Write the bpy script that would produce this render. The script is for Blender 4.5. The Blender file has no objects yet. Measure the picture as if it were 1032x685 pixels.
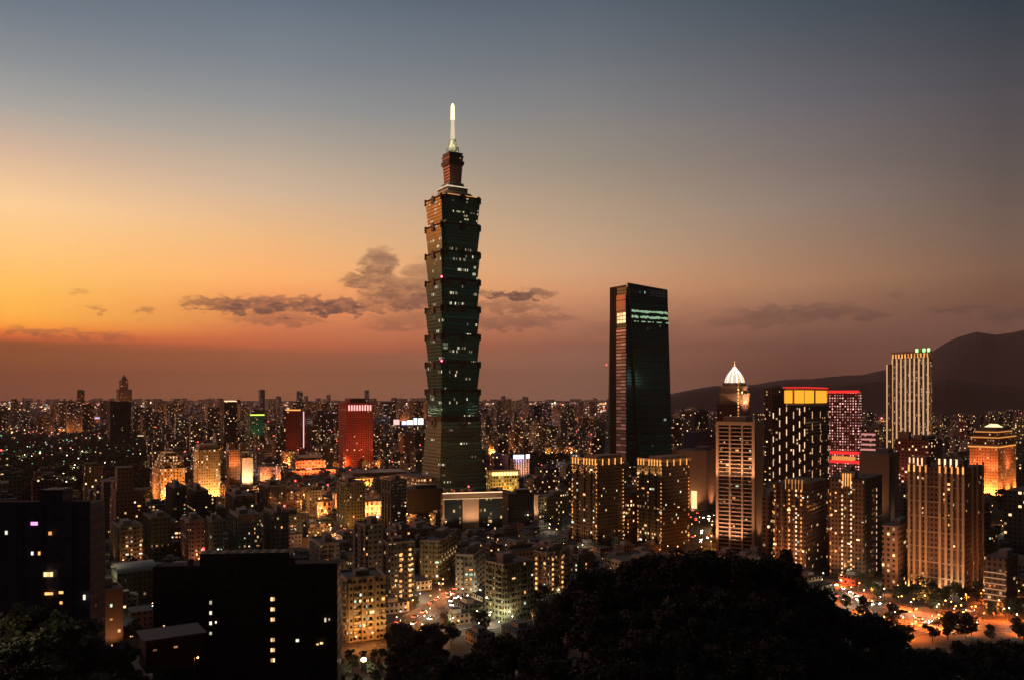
import bpy, math, random
from math import sin, cos, pi, radians as R, atan, atan2, sqrt
from mathutils import Vector, noise as mnoise
random.seed(101)
S = bpy.context.scene
COL = S.collection
F, H = 850.0, 128.0            # focal length in photo pixels (1032 px wide), camera height above the city floor

# ------------------------------------------------------------------ camera
cd = bpy.data.cameras.new('camera'); cam = bpy.data.objects.new('camera', cd); COL.objects.link(cam)
cam.location = (0, 0, H); cam.rotation_euler = (R(90), 0, 0)
cd.sensor_width = 36.0; cd.lens = 36.0 * F / 1032.0
cd.shift_y = 57.5 / 1032.0
cd.clip_start = 0.5; cd.clip_end = 120000
S.camera = cam
S.view_settings.view_transform = 'Standard'; S.view_settings.look = 'None'
S.view_settings.exposure = 0.0; S.view_settings.gamma = 1.0; S.view_settings.use_curve_mapping = False
S.render.engine = 'CYCLES'
cy = S.cycles
cy.use_denoising = True
try:
    cy.denoiser = 'OPENIMAGEDENOISE'; cy.denoising_input_passes = 'RGB_ALBEDO_NORMAL'; cy.denoising_prefilter = 'ACCURATE'
except Exception: pass
cy.max_bounces = 4; cy.diffuse_bounces = 2; cy.glossy_bounces = 3; cy.transmission_bounces = 2; cy.volume_bounces = 0
cy.transparent_max_bounces = 8
cy.use_adaptive_sampling = False
cy.sample_clamp_indirect = 3.0
cy.use_light_tree = True

def lin(c):
    o = []
    for x in c[:3]:
        x /= 255.0
        o.append(x / 12.92 if x <= 0.04045 else ((x + 0.055) / 1.055) ** 2.4)
    return tuple(o)

# ------------------------------------------------------------------ node helper
class NT:
    def __init__(s, nt): s.nt = nt; s.n = nt.nodes; s.l = nt.links
    def node(s, t, **k):
        x = s.n.new(t)
        for a, b in k.items(): setattr(x, a, b)
        return x
    def put(s, sock, v):
        if isinstance(v, bpy.types.NodeSocket): s.l.new(v, sock)
        elif isinstance(v, tuple) and len(v) == 3 and sock.type == 'RGBA': sock.default_value = (*v, 1)
        else: sock.default_value = v
    def m(s, op, a, b=0.0, c=0.0):
        x = s.node('ShaderNodeMath', operation=op)
        s.put(x.inputs[0], a); s.put(x.inputs[1], b); s.put(x.inputs[2], c)
        return x.outputs[0]
    def mr(s, v, a, b, c=0.0, d=1.0, it='LINEAR'):
        x = s.node('ShaderNodeMapRange', interpolation_type=it); x.clamp = True
        for i, q in enumerate((v, a, b, c, d)): s.put(x.inputs[i], q)
        return x.outputs[0]
    def mix(s, f, a, b):
        x = s.node('ShaderNodeMix', data_type='RGBA')
        s.put(x.inputs[0], f); s.put(x.inputs[6], a); s.put(x.inputs[7], b)
        return x.outputs[2]
    def xyz(s, a=0.0, b=0.0, c=0.0):
        x = s.node('ShaderNodeCombineXYZ')
        s.put(x.inputs[0], a); s.put(x.inputs[1], b); s.put(x.inputs[2], c)
        return x.outputs[0]
    def sep(s, v):
        x = s.node('ShaderNodeSeparateXYZ'); s.put(x.inputs[0], v); return x.outputs
    def white(s, v):
        x = s.node('ShaderNodeTexWhiteNoise', noise_dimensions='3D'); s.put(x.inputs['Vector'], v)
        return x.outputs['Value'], x.outputs['Color']
    def noise(s, v, scale, detail=3.0, rough=0.55):
        x = s.node('ShaderNodeTexNoise'); s.put(x.inputs['Vector'], v)
        x.inputs['Scale'].default_value = scale; x.inputs['Detail'].default_value = detail; x.inputs['Roughness'].default_value = rough
        return x.outputs['Fac']
    def ramp(s, f, els, interp='EASE'):
        x = s.node('ShaderNodeValToRGB'); r = x.color_ramp; r.interpolation = interp
        els = sorted(els)
        while len(r.elements) < len(els): r.elements.new(0.5)
        for e, (p, c) in zip(r.elements, els): e.position = p; e.color = (*c, 1)
        s.put(x.inputs[0], f); return x.outputs[0]

# ------------------------------------------------------------------ world: dusk sky after sunset, glow low in the west (left), dark in the east
W = bpy.data.worlds.new('World'); S.world = W; W.use_nodes = True
t = NT(W.node_tree); t.n.clear()
tc = t.node('ShaderNodeTexCoord')
X, Y, Zc = t.sep(tc.outputs['Generated'])
az = t.m('MULTIPLY', t.m('ARCTAN2', X, Y), 180 / pi)                 # degrees, 0 = towards the tower, left negative
el = t.m('MULTIPLY', t.m('ARCSINE', Zc), 180 / pi)
skv = t.xyz(t.m('MULTIPLY', az, 0.045), 0.0, t.m('MULTIPLY', el, 0.35))
wob = t.m('MULTIPLY', t.m('SUBTRACT', t.noise(skv, 1.6, 5, 0.6), 0.5), t.mr(el, 0, 9, 1.6, 0.5))
elw = t.m('ADD', el, wob)
def elpos(v, u):
    k = cos(atan((u - 516) / F)); return math.degrees(atan((400 - v) / F * k)) / 30.0
SIG, INS = 3.6e-5, (.065, .042, .038)      # haze density and the light it scatters: the sky beyond is set so that both together give the seen colour
def beyond(c_, e):
    e = max(math.radians(e), 1e-4); T = math.exp(-SIG * min(870.0 / sin(e), 31000.0 / cos(e)))
    return tuple(max(0.002, (x - s_ * (1 - T)) / T) * .5 for x, s_ in zip(lin(c_), INS))
def colramp(u, rows, zen=(30, 38, 52)):
    els = [(max(0.0, elpos(v, u)), beyond(c_, elpos(v, u) * 30)) for v, c_ in rows]
    els.append((1.0, beyond(zen, 30)))
    return t.ramp(t.m('DIVIDE', elw, 30.0), els, 'LINEAR')
rL = colramp(16, [(4, (113, 122, 134)), (60, (140, 144, 147)), (104, (168, 164, 158)), (154, (215, 182, 155)), (204, (252, 206, 153)), (289, (253, 190, 95)), (318, (252, 176, 76)),
                  (328, (250, 152, 64)), (338, (205, 104, 60)), (345, (150, 84, 54)), (352, (134, 80, 55)), (374, (124, 77, 57)), (400, (122, 78, 62))])
rM = colramp(271, [(4, (104, 116, 130)), (60, (126, 133, 140)), (104, (147, 148, 148)), (150, (180, 166, 150)), (194, (211, 181, 152)), (240, (238, 184, 130)), (279, (253, 178, 110)), (305, (238, 150, 92)),
                   (330, (205, 120, 80)), (348, (182, 98, 68)), (357, (148, 90, 66)), (389, (134, 88, 65)), (400, (130, 86, 66))])
rC = colramp(581, [(4, (90, 100, 112)), (60, (110, 116, 122)), (104, (128, 128, 129)), (170, (156, 143, 128)), (239, (191, 160, 130)), (272, (207, 160, 122)), (294, (207, 148, 108)), (320, (176, 120, 92)),
                   (342, (150, 100, 80)), (348, (138, 93, 77)), (379, (123, 90, 76)), (400, (120, 88, 76))])
rR = colramp(1011, [(4, (54, 63, 73)), (60, (70, 73, 79)), (104, (82, 79, 83)), (170, (96, 86, 82)), (239, (115, 94, 82)), (270, (122, 92, 76)), (294, (115, 84, 68)), (320, (108, 78, 68)), (345, (104, 74, 64)), (400, (100, 74, 66))], zen=(26, 32, 44))
rD = colramp(811, [(4, (71, 81, 92)), (60, (90, 93, 99)), (104, (105, 103, 108)), (170, (128, 115, 109)), (204, (141, 124, 113)), (239, (153, 124, 104)), (284, (166, 123, 94)), (320, (135, 96, 80)), (349, (108, 76, 66)), (374, (97, 67, 58)), (400, (94, 66, 57))], zen=(28, 35, 48))
rG = t.ramp(t.m('DIVIDE', el, 30.0), [(0, (.02, .012, .010)), (.10, (.04, .018, .012)), (.17, (.20, .06, .02)), (.25, (1.0, .105, .010)), (.36, (1.0, .16, .03)), (.55, (.30, .20, .12)), (1, (.06, .07, .09))], 'LINEAR')
rB = t.ramp(t.m('DIVIDE', el, 30.0), [(0, (.0035, .0055, .0050)), (0.4, (.0042, .0068, .0068)), (1, (.0048, .0075, .0085))], 'LINEAR')
aL, aM, aC, aR = [math.degrees(atan((u - 516) / F)) for u in (16, 271, 581, 1011)]; aD = math.degrees(atan((811 - 516) / F))
c = t.mix(t.mr(az, aL, aM), rL, rM)
c = t.mix(t.mr(az, aM, aC), c, rC)
c = t.mix(t.mr(az, aC, aD), c, rD)
c = t.mix(t.mr(az, aD, aR), c, rR)
c = t.mix(t.mr(az, aL - 2, -55, 0, 1, 'SMOOTHSTEP'), c, rG)
c = t.mix(t.mr(t.m('ABSOLUTE', az), 34, 62, 0, 1, 'SMOOTHSTEP'), c, t.mix(t.mr(az, -110, -75, 0, 1, 'SMOOTHSTEP'), rB, t.mix(t.mr(az, -1, 1), rG, rB)))
# clouds: low bars and one torn puff beside the tower, laid out by azimuth and elevation
nz1 = t.noise(t.xyz(t.m('MULTIPLY', az, 0.5), 3.3, t.m('MULTIPLY', el, 1.3)), 0.9, 6, 0.62)
nz2 = t.noise(t.xyz(t.m('MULTIPLY', az, 0.7), 9.1, t.m('MULTIPLY', el, 1.6)), 1.3, 6, 0.62)
azd = t.m('ADD', az, t.m('MULTIPLY', t.m('SUBTRACT', nz1, 0.5), 4.2))
eld = t.m('ADD', el, t.m('MULTIPLY', t.m('SUBTRACT', nz2, 0.5), 2.0))
CL = [(210, 306, 26, 6, .8), (262, 309, 56, 8, 1.0), (330, 308, 56, 7, 1.0), (285, 322, 48, 5, .5), (384, 266, 15, 14, .8), (372, 284, 30, 8, .8), (410, 298, 40, 17, .85), (425, 278, 18, 12, .6),
      (440, 324, 70, 9, .5), (520, 298, 36, 5, 1), (506, 310, 50, 6, .6), (515, 325, 50, 7, .55), (565, 321, 22, 5, .5), (800, 316, 66, 8, .55), (762, 325, 50, 6, .45), (878, 317, 16, 4, .5),
      (968, 312, 32, 4, .5), (1018, 318, 28, 4, .5), (900, 299, 10, 4, .35), (143, 313, 11, 4, .5), (98, 312, 8, 3, .4), (76, 294, 6, 3, .3), (70, 336, 60, 3, .4), (40, 334, 30, 3, .5), (640, 330, 60, 8, .2)]
acc = None
for (u, v, ru, rv, a) in CL:
    k = atan((u - 516) / F); a0 = math.degrees(k); e0 = math.degrees(atan((400 - v) / F * cos(k)))
    dx = t.m('DIVIDE', t.m('SUBTRACT', azd, a0), math.degrees(ru / F) * cos(k) ** 2 * 1.05); dy = t.m('DIVIDE', t.m('SUBTRACT', eld, e0), math.degrees(rv / F) * 1.1)
    q = t.m('ADD', t.m('MULTIPLY', dx, dx), t.m('MULTIPLY', dy, dy))
    w = t.mr(q, 1.5, 0.25, 0, a, 'SMOOTHSTEP')
    acc = w if acc is None else t.m('MAXIMUM', acc, w)
nz3 = t.noise(t.xyz(t.m('MULTIPLY', az, 1.6), 5.0, t.m('MULTIPLY', el, 5.0)), 1.2, 8, 0.68)
acc = t.m('MULTIPLY', acc, t.m('MULTIPLY', t.mr(nz2, 0.34, 0.58, 0.6, 1.0), t.mr(nz3, 0.35, 0.62, 0.8, 1.08)))
ccol = t.mix(t.mr(az, aM, aR), tuple(x * .5 for x in lin((124, 86, 76))), tuple(x * .5 for x in lin((92, 70, 64))))
c = t.mix(acc, c, ccol)
fin = t.sep(t.xyz(0, 0, 0))
gk = t.m('MULTIPLY', t.mr(az, -42, -56, 0, 1, 'SMOOTHSTEP'), t.mr(az, -95, -80, 0, 1, 'SMOOTHSTEP'))
vs = t.node('ShaderNodeVectorMath', operation='SCALE'); t.put(vs.inputs[0], c); t.put(vs.inputs['Scale'], t.m('ADD', 1.0, t.m('MULTIPLY', gk, 2.4))); c = vs.outputs[0]
bg = t.node('ShaderNodeBackground'); t.put(bg.inputs[0], c); bg.inputs[1].default_value = 2.0
ns = t.node('ShaderNodeTexSky'); ns.sky_type = 'NISHITA'; ns.sun_disc = False; ns.sun_elevation = R(1.0); ns.sun_rotation = R(-66)
bg2 = t.node('ShaderNodeBackground'); t.l.new(ns.outputs[0], bg2.inputs[0]); bg2.inputs[1].default_value = 0.001
ad = t.node('ShaderNodeAddShader'); t.l.new(bg.outputs[0], ad.inputs[0]); t.l.new(bg2.outputs[0], ad.inputs[1])
out = t.node('ShaderNodeOutputWorld'); t.l.new(ad.outputs[0], out.inputs[0])

# the last afterglow of the sun from the west
sl = bpy.data.lights.new('sun', 'SUN'); sl.energy = 0.05; sl.angle = R(12); sl.color = (1.0, 0.5, 0.22)
so = bpy.data.objects.new('sun', sl); COL.objects.link(so)
so.rotation_euler = Vector((-sin(R(-66)), -cos(R(-66)), -0.05)).to_track_quat('-Z', 'Y').to_euler()

# ------------------------------------------------------------------ materials
def mat(name):
    m = bpy.data.materials.new(name); m.use_nodes = True; tt = NT(m.node_tree); tt.n.clear()
    o = tt.node('ShaderNodeOutputMaterial'); return m, tt, o
def bsdf(tt, o, **k):
    b = tt.node('ShaderNodeBsdfPrincipled'); tt.l.new(b.outputs[0], o.inputs[0])
    for a, v in k.items(): tt.put(b.inputs[a.replace('_', ' ')], v)
    return b
def plain(name, col, rough=0.8, metal=0.0, var=0.25, scale=0.25):
    m, tt, o = mat(name)
    co = tt.node('ShaderNodeTexCoord').outputs['Object']
    n = tt.noise(co, scale, 5, 0.6); n2 = tt.noise(co, scale * 9, 3)
    oi = tt.node('ShaderNodeObjectInfo').outputs['Random']
    f = tt.m('MULTIPLY', tt.m('ADD', tt.m('MULTIPLY', tt.m('SUBTRACT', n, .5), var * 2), tt.m('ADD', tt.m('MULTIPLY', tt.m('SUBTRACT', n2, .5), var), 1.0)), tt.mr(oi, 0, 1, .85, 1.15))
    vm = tt.node('ShaderNodeVectorMath', operation='SCALE'); vm.inputs[0].default_value = col; tt.put(vm.inputs['Scale'], f)
    b = bsdf(tt, o, Roughness=rough, Metallic=metal); tt.l.new(vm.outputs[0], b.inputs['Base Color'])
    return m
def glow(name, col, s, sample=False, var=0.0):
    m, tt, o = mat(name)
    e = tt.node('ShaderNodeEmission'); e.inputs[0].default_value = (*col, 1)
    if var:
        oi = tt.node('ShaderNodeObjectInfo').outputs['Random']
        tt.put(e.inputs[1], tt.mr(oi, 0, 1, s * (1 - var), s * (1 + var)))
    else: e.inputs[1].default_value = s
    tt.l.new(e.outputs[0], o.inputs[0])
    if not sample: m.cycles.emission_sampling = 'NONE'
    return m
WARM, AMBER, COOL = (1.0, .62, .28), (1.0, .42, .12), (.85, .95, 1.0)
GREEN = (.5, .95, .65)
def facade(name, wall, cw=3.2, ch=3.3, ww=.55, wh=.5, lit=.06, c1=WARM, c2=AMBER, s=2.5, glass=(.012, .014, .016), cluster=0, crow=.3, rough=.85, grough=.12,
           gmetal=0.0, wvar=.25, band=None, ior=None, tint=None, dim=None):
    """wall with a procedural grid of window panes; a random few rooms are lit"""
    m, tt, o = mat(name)
    uv = tt.node('ShaderNodeUVMap').outputs[0]; u, v, _ = tt.sep(uv)
    cu = tt.m('DIVIDE', u, cw); cv = tt.m('DIVIDE', v, ch)
    iu = tt.m('FLOOR', cu); iv = tt.m('FLOOR', cv); fu = tt.m('FRACT', cu); fv = tt.m('FRACT', cv)
    seed = tt.m('MULTIPLY', tt.node('ShaderNodeObjectInfo').outputs['Random'], 91.7)
    val, colr = tt.white(tt.xyz(tt.m('ADD', iu, 0.37), tt.m('ADD', iv, 0.41), seed)); cr, cg, cb = tt.sep(colr)
    wr, _c = tt.white(tt.xyz(tt.m('ADD', iu, 0.37), 7.7, seed))           # whole column: window bays and blind bays differ
    msk = tt.m('MULTIPLY', tt.m('LESS_THAN', tt.m('ABSOLUTE', tt.m('SUBTRACT', fu, .5)), tt.m('MULTIPLY', tt.mr(wr, 0, 1, .7, 1.1), ww / 2)),
               tt.m('LESS_THAN', tt.m('ABSOLUTE', tt.m('SUBTRACT', fv, .5)), wh / 2))
    on = tt.m('LESS_THAN', val, lit)
    if cluster:
        v2, _c = tt.white(tt.xyz(tt.m('ADD', tt.m('FLOOR', tt.m('DIVIDE', iu, cluster)), .3), tt.m('ADD', iv, .6), tt.m('ADD', seed, 3.3)))
        on = tt.m('MULTIPLY', on, tt.m('LESS_THAN', v2, crow))
    em = tt.m('MULTIPLY', tt.m('MULTIPLY', on, msk), tt.m('MULTIPLY', tt.m('ADD', tt.m('POWER', cg, 2.5), .12), s))
    n = tt.noise(uv, .11, 5, .65)
    rnd = tt.node('ShaderNodeObjectInfo').outputs['Random']
    f = tt.m('MULTIPLY', tt.mr(n, .25, .75, 1 - wvar, 1 + wvar), tt.mr(rnd, 0, 1, .75, 1.25))
    if band is not None:                                                 # darker spandrel line at every floor
        f = tt.m('MULTIPLY', f, tt.mr(fv, 0.0, 0.12, band, 1.0))
    vm = tt.node('ShaderNodeVectorMath', operation='SCALE'); vm.inputs[0].default_value = wall; tt.put(vm.inputs['Scale'], f)
    b = bsdf(tt, o, Roughness=tt.m('ADD', rough, tt.m('MULTIPLY', msk, grough - rough)))
    tt.put(b.inputs['Base Color'], tt.mix(msk, vm.outputs[0], glass))
    if ior: b.inputs['IOR'].default_value = ior
    if tint: b.inputs['Specular Tint'].default_value = (*tint, 1)
    if gmetal: tt.put(b.inputs['Metallic'], tt.m('MULTIPLY', msk, gmetal))
    ecol = tt.mix(cr, c1, c2)
    if dim:                                                              # faint green glow added to unlit panes so dark glass reads teal
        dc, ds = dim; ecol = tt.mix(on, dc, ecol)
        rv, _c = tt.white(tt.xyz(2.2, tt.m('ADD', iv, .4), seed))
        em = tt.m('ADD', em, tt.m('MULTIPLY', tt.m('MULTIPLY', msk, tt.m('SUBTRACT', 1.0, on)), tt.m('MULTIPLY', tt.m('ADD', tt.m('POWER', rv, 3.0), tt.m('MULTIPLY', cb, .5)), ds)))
    tt.put(b.inputs['Emission Color'], ecol); tt.put(b.inputs['Emission Strength'], em)
    m.cycles.emission_sampling = 'NONE'
    return m

M = {}
WALLS = {'beige': (.27, .25, .17), 'grey': (.17, .195, .175), 'brown': (.17, .105, .07), 'pinkish': (.27, .18, .15), 'olive grey': (.135, .165, .105), 'dark grey': (.07, .085, .08), 'pale': (.36, .34, .30), 'rust red': (.2, .07, .045)}
for k, c_ in WALLS.items():
    M['near_' + k] = facade('near facade ' + k, c_, lit=.04, s=1.5, cw=2.9, wh=.46)
    M['mid_' + k] = facade('mid facade ' + k, c_, lit=.13, s=3.0, cw=3.4, ch=3.5, c2=(1, .4, .2))
M['far'] = facade('far facade', (.12, .10, .085), lit=.10, s=5.0, cw=6, ch=5, ww=.5, wh=.5, c2=(1, .5, .25))
M['roof'] = plain('roof concrete', (.10, .10, .095))
M['roof2'] = plain('roof sheet', (.06, .09, .08))
M['conc'] = plain('concrete', (.22, .21, .19))
M['steel'] = plain('tank steel', (.45, .46, .47), .35, .8)
M['dark'] = plain('dark metal', (.03, .03, .035), .4, .3)
M['beige'] = plain('beige stone', (.36, .27, .18), .75)
M['cream'] = plain('cream stone', (.5, .42, .32), .75)
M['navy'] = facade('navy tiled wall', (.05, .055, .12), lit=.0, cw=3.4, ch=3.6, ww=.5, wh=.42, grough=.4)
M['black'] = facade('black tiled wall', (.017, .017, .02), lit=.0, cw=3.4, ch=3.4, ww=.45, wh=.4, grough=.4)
M['w_warm'] = glow('lit window warm', (1.0, .60, .26), 1.5, var=.7)
M['w_amber'] = glow('lit window amber', (1.0, .40, .12), 1.4, var=.7)
M['w_white'] = glow('lit window white', (1.0, .84, .62), 1.2, var=.6)
M['lamp'] = glow('sodium lamp head', (1.0, .40, .11), 22)
M['lampw'] = glow('white lamp head', (1.0, .82, .55), 18)
M['w_green'] = glow('lit window fluorescent', (.75, 1.0, .72), 1.0, var=.6)
M['w_dim'] = glow('dim curtained window', (1.0, .46, .2), .35, var=.6)
M['red'] = glow('red lamp', (1.0, .06, .05), 8)
M['led_gold'] = glow('gold light strip', (1.0, .38, .09), 1.3, var=.4)
M['led_warm'] = glow('warm light strip', (1.0, .58, .32), 1.5, var=.4)
M['led_white'] = glow('white light strip', (1.0, .9, .75), 3.0)
M['led_pink'] = glow('pink light strip', (1.0, .45, .42), 1.6)
M['led_red'] = glow('red light strip', (1.0, .035, .03), 1.1)
M['led_blue'] = glow('blue sign light', (.35, .45, 1.0), 4)
M['led_green'] = glow('green light', (.25, 1.0, .2), 4)
M['led_yellow'] = glow('yellow sign light', (1.0, .42, .03), 1.15)
M['roofdark'] = plain('dark roof felt', (.016, .017, .02), .95)
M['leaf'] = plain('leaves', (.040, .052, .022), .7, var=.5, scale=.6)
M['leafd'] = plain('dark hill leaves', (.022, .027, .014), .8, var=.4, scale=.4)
M['bark'] = plain('bark', (.05, .04, .03))
M['glass_dark'] = plain('dark glass', (.012, .016, .018), .1)

# ------------------------------------------------------------------ mesh helper
class MB:
    def __init__(s): s.v = []; s.f = []; s.uv = []; s.mi = []
    def face(s, pts, uv=None, mi=0):
        i = len(s.v); s.v += [tuple(p) for p in pts]; s.f.append(tuple(range(i, i + len(pts)))); s.mi.append(mi)
        s.uv += uv if uv else [(p[0], p[1]) for p in pts]
    def prism(s, pa, za, pb, zb, mi=0, top=None, bottom=False):
        n = len(pa); u = 0.0
        for i in range(n):
            j = (i + 1) % n
            L = sqrt((pa[j][0] - pa[i][0]) ** 2 + (pa[j][1] - pa[i][1]) ** 2)
            s.face([(*pa[i], za), (*pa[j], za), (*pb[j], zb), (*pb[i], zb)], [(u, za), (u + L, za), (u + L, zb), (u, zb)], mi); u += L
        s.face([(*p, zb) for p in pb], None, mi if top is None else top)
        if bottom: s.face([(*p, za) for p in reversed(pa)], None, mi if top is None else top)
    def box(s, x0, x1, y0, y1, z0, z1, mi=0, top=None):
        if x1 < x0: x0, x1 = x1, x0
        if y1 < y0: y0, y1 = y1, y0
        p = [(x0, y0), (x1, y0), (x1, y1), (x0, y1)]; s.prism(p, z0, p, z1, mi, top, True)
    def cyl(s, cx, cy_, r, z0, z1, n=12, r2=None, mi=0, top=None):
        r2 = r if r2 is None else r2
        pa = [(cx + r * cos(2 * pi * i / n), cy_ + r * sin(2 * pi * i / n)) for i in range(n)]
        pb = [(cx + r2 * cos(2 * pi * i / n), cy_ + r2 * sin(2 * pi * i / n)) for i in range(n)]
        s.prism(pa, z0, pb, z1, mi, top, True)
    def build(s, name, mats, parent=None, loc=(0, 0, 0), rz=0.0):
        me = bpy.data.meshes.new(name); me.from_pydata(s.v, [], s.f)
        ul = me.uv_layers.new(name='UVMap'); ul.data.foreach_set('uv', [x for p in s.uv for x in p])
        if not isinstance(mats, (list, tuple)): mats = [mats]
        for m_ in mats: me.materials.append(m_)
        me.polygons.foreach_set('material_index', s.mi); me.update()
        o = bpy.data.objects.new(name, me); COL.objects.link(o); o.location = loc; o.rotation_euler = (0, 0, rz)
        if parent: o.parent = parent
        return o
def tag(o, label=None, cat=None, group=None, kind=None):
    for k_, v_ in (('label', label), ('category', cat), ('group', group), ('kind', kind)):
        if v_: o[k_] = v_
    return o
def empty(name, label, cat, loc, rz=0.0, group=None):
    o = bpy.data.objects.new(name, None); COL.objects.link(o); o.location = loc; o.rotation_euler = (0, 0, rz)
    o.empty_display_size = 2; return tag(o, label, cat, group)
def light(parent, loc, power, col, r=.4, name='lamp_light', spot=None, aim=None):
    l = bpy.data.lights.new(name, 'SPOT' if spot else 'POINT'); l.energy = power; l.color = col; l.shadow_soft_size = r
    o = bpy.data.objects.new(name, l); COL.objects.link(o); o.location = loc
    if spot:
        l.spot_size = R(spot); l.spot_blend = .8
        o.rotation_euler = (Vector(aim) - Vector(loc)).to_track_quat('-Z', 'Y').to_euler()
    if parent: o.parent = parent
    return o
_wm = {}
def winmesh(m_):
    if m_.name not in _wm:
        b = MB(); b.box(-.5, .5, -.04, .04, 0, 1); o = b.build('window', m_); me = o.data; bpy.data.objects.remove(o); _wm[m_.name] = me
    return _wm[m_.name]
def XY(u, d): return ((u - 516) / F * d, d)
def ZZ(v, d): return H - (v - 400) / F * d

OCC = []     # (u0, u1, vtop, depth) of every placed building
CAPS = []    # (u0, u1, vbottom seen, depth): nothing nearer may rise above vbottom there
LAND = []    # landmarks for wording
FOOT = []    # (x, y, r) footprints

def hit(x, y, m_):
    for cx, cy_, rz, A_, B_ in FOOT:
        dx, dy = x - cx, y - cy_; c_, s_ = cos(rz), sin(rz)
        if abs(dx * c_ + dy * s_) < B_ / 2 + m_ and abs(-dx * s_ + dy * c_) < A_ / 2 + m_: return True
    return False
class Bld:
    """A building given by its picture columns: left edge, near corner, right edge at depth d; face 'L' is left of the near corner, 'R' right of it."""
    def __init__(s, name, label, cat, u0, uc, u1, vtop, d, th=None, vis=None, group=None, land=None, maxside=200):
        k0, k1, kc = (u0 - 516) / F, (u1 - 516) / F, (uc - 516) / F
        if th is None: th = 59
        if u1 - uc > uc - u0 and th < 45: th = 90 - th * .8
        elif uc - u0 > u1 - uc and 40 <= th <= 57: th = math.degrees(atan(k1)) + 14
        if uc - u0 < .5: pass
        elif k0 < 0: th = min(th, math.degrees(atan2(1, -k0)) - 9)
        if k1 > 0: th = max(th, math.degrees(atan(k1)) + 7)
        t_ = R(th); C = (kc * d, d)
        s.A = (C[0] - k0 * C[1]) / (cos(t_) + k0 * sin(t_)) if uc - u0 > .5 else 13
        s.B = (k1 * C[1] - C[0]) / (sin(t_) - k1 * cos(t_)) if uc < u1 else 1
        s.A = min(s.A, maxside); s.B = min(max(s.B, 1), maxside)
        a = (-cos(t_), sin(t_)); b = (sin(t_), cos(t_))
        cx = C[0] + a[0] * s.A / 2 + b[0] * s.B / 2; cy_ = C[1] + a[1] * s.A / 2 + b[1] * s.B / 2
        s.h = ZZ(vtop, d); s.rz = pi / 2 - t_; s.d = d; s.cx, s.cy = cx, cy_
        s.bay = name in ('residential_tower', 'lantern_tower', 'lamp_edged_tower') or bool(cat == 'apartment block')
        s.root = empty(name, label, cat, (cx, cy_, 0), s.rz, group)
        OCC.append((u0, u1, vtop, d)); FOOT.append((cx, cy_, s.rz, s.A, s.B))
        if vis: CAPS.append((u0 - 2, u1 + 2, vis, d))
        if land: LAND.append((land, (u0 + u1) / 2, vtop, d))
    def body(s, mats, z0=0, z1=None, inset=0, name='wall', roof=1):
        mb = MB(); mb.box(-s.B / 2 + inset, s.B / 2 - inset, -s.A / 2 + inset, s.A / 2 - inset, z0, s.h if z1 is None else z1, 0, roof if len(mats) > 1 else 0)
        return mb.build(name, mats, s.root)
    def fb(s, mb, face, s0, s1, z0, z1, t=.5, into=.0, mi=0):
        """box standing t proud of a face, between s0 and s1 metres from that face's left end"""
        if face == 'L': mb.box(-s.B / 2 - t, -s.B / 2 + into, s.A / 2 - s0, s.A / 2 - s1, z0, z1, mi)
        else: mb.box(-s.B / 2 + s0, -s.B / 2 + s1, -s.A / 2 - t, -s.A / 2 + into, z0, z1, mi)
    def length(s, face): return s.A if face == 'L' else s.B
    def window(s, face, p, z, w=1.4, h=1.5, m_='w_warm', t=.06, name='window'):
        o = bpy.data.objects.new(name, winmesh(M[m_])); COL.objects.link(o); o.parent = s.root; o.scale = (w, 1, h)
        if face == 'L': o.location = (-s.B / 2 - t, s.A / 2 - p, z); o.rotation_euler = (0, 0, pi / 2)
        else: o.location = (-s.B / 2 + p, -s.A / 2 - t, z)
        return o
    def windows(s, n, face, cw=3.2, ch=3.3, z0=6, z1=None, w=1.4, h=1.5, mm=('w_warm', 'w_warm', 'w_amber', 'w_white', 'w_green', 'w_dim', 'w_dim', 'w_amber'), t=.06):
        z1 = z1 or s.h - 3; nu = max(1, int(s.length(face) / cw)); nv = max(1, int((z1 - z0) / ch))
        cells = [(i, j) for i in range(nu) for j in range(nv)]; random.shuffle(cells)
        for i, j in cells[:n]:
            s.window(face, (i + .5) * s.length(face) / nu, z0 + j * ch, w * random.choice((.5, .7, .9, 1.1, 1.7)), h * random.choice((.6, .8, 1, 1)), random.choice(mm), t)
    def flood(s, face, p, off, z, power, col=(1, .5, .2), aimz=None, spot=70):
        aimz = s.h * .6 if aimz is None else aimz
        if face == 'L': a = (-s.B / 2 - off, s.A / 2 - p, z); b = (-s.B / 2, s.A / 2 - p, aimz)
        else: a = (-s.B / 2 + p, -s.A / 2 - off, z); b = (-s.B / 2 + p, -s.A / 2, aimz)
        return light(s.root, a, power, col, .5, 'floodlight', spot, b)
    def part(s, mb, name, m_): return mb.build(name, m_, s.root)

# ------------------------------------------------------------------ setting: ground, hill, mountains, haze
def interp(tab, x):
    if x <= tab[0][0]: return tab[0][1]
    for (a, b), (c_, d_) in zip(tab, tab[1:]):
        if x <= c_: return b + (d_ - b) * (x - a) / (c_ - a)
    return tab[-1][1]
mb = MB(); mb.face([(-30000, -30000, 0), (30000, -30000, 0), (30000, 30000, 0), (-30000, 30000, 0)])
tag(mb.build('ground', plain('city ground', (.045, .043, .04), .9, scale=.02)), kind='structure')

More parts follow.
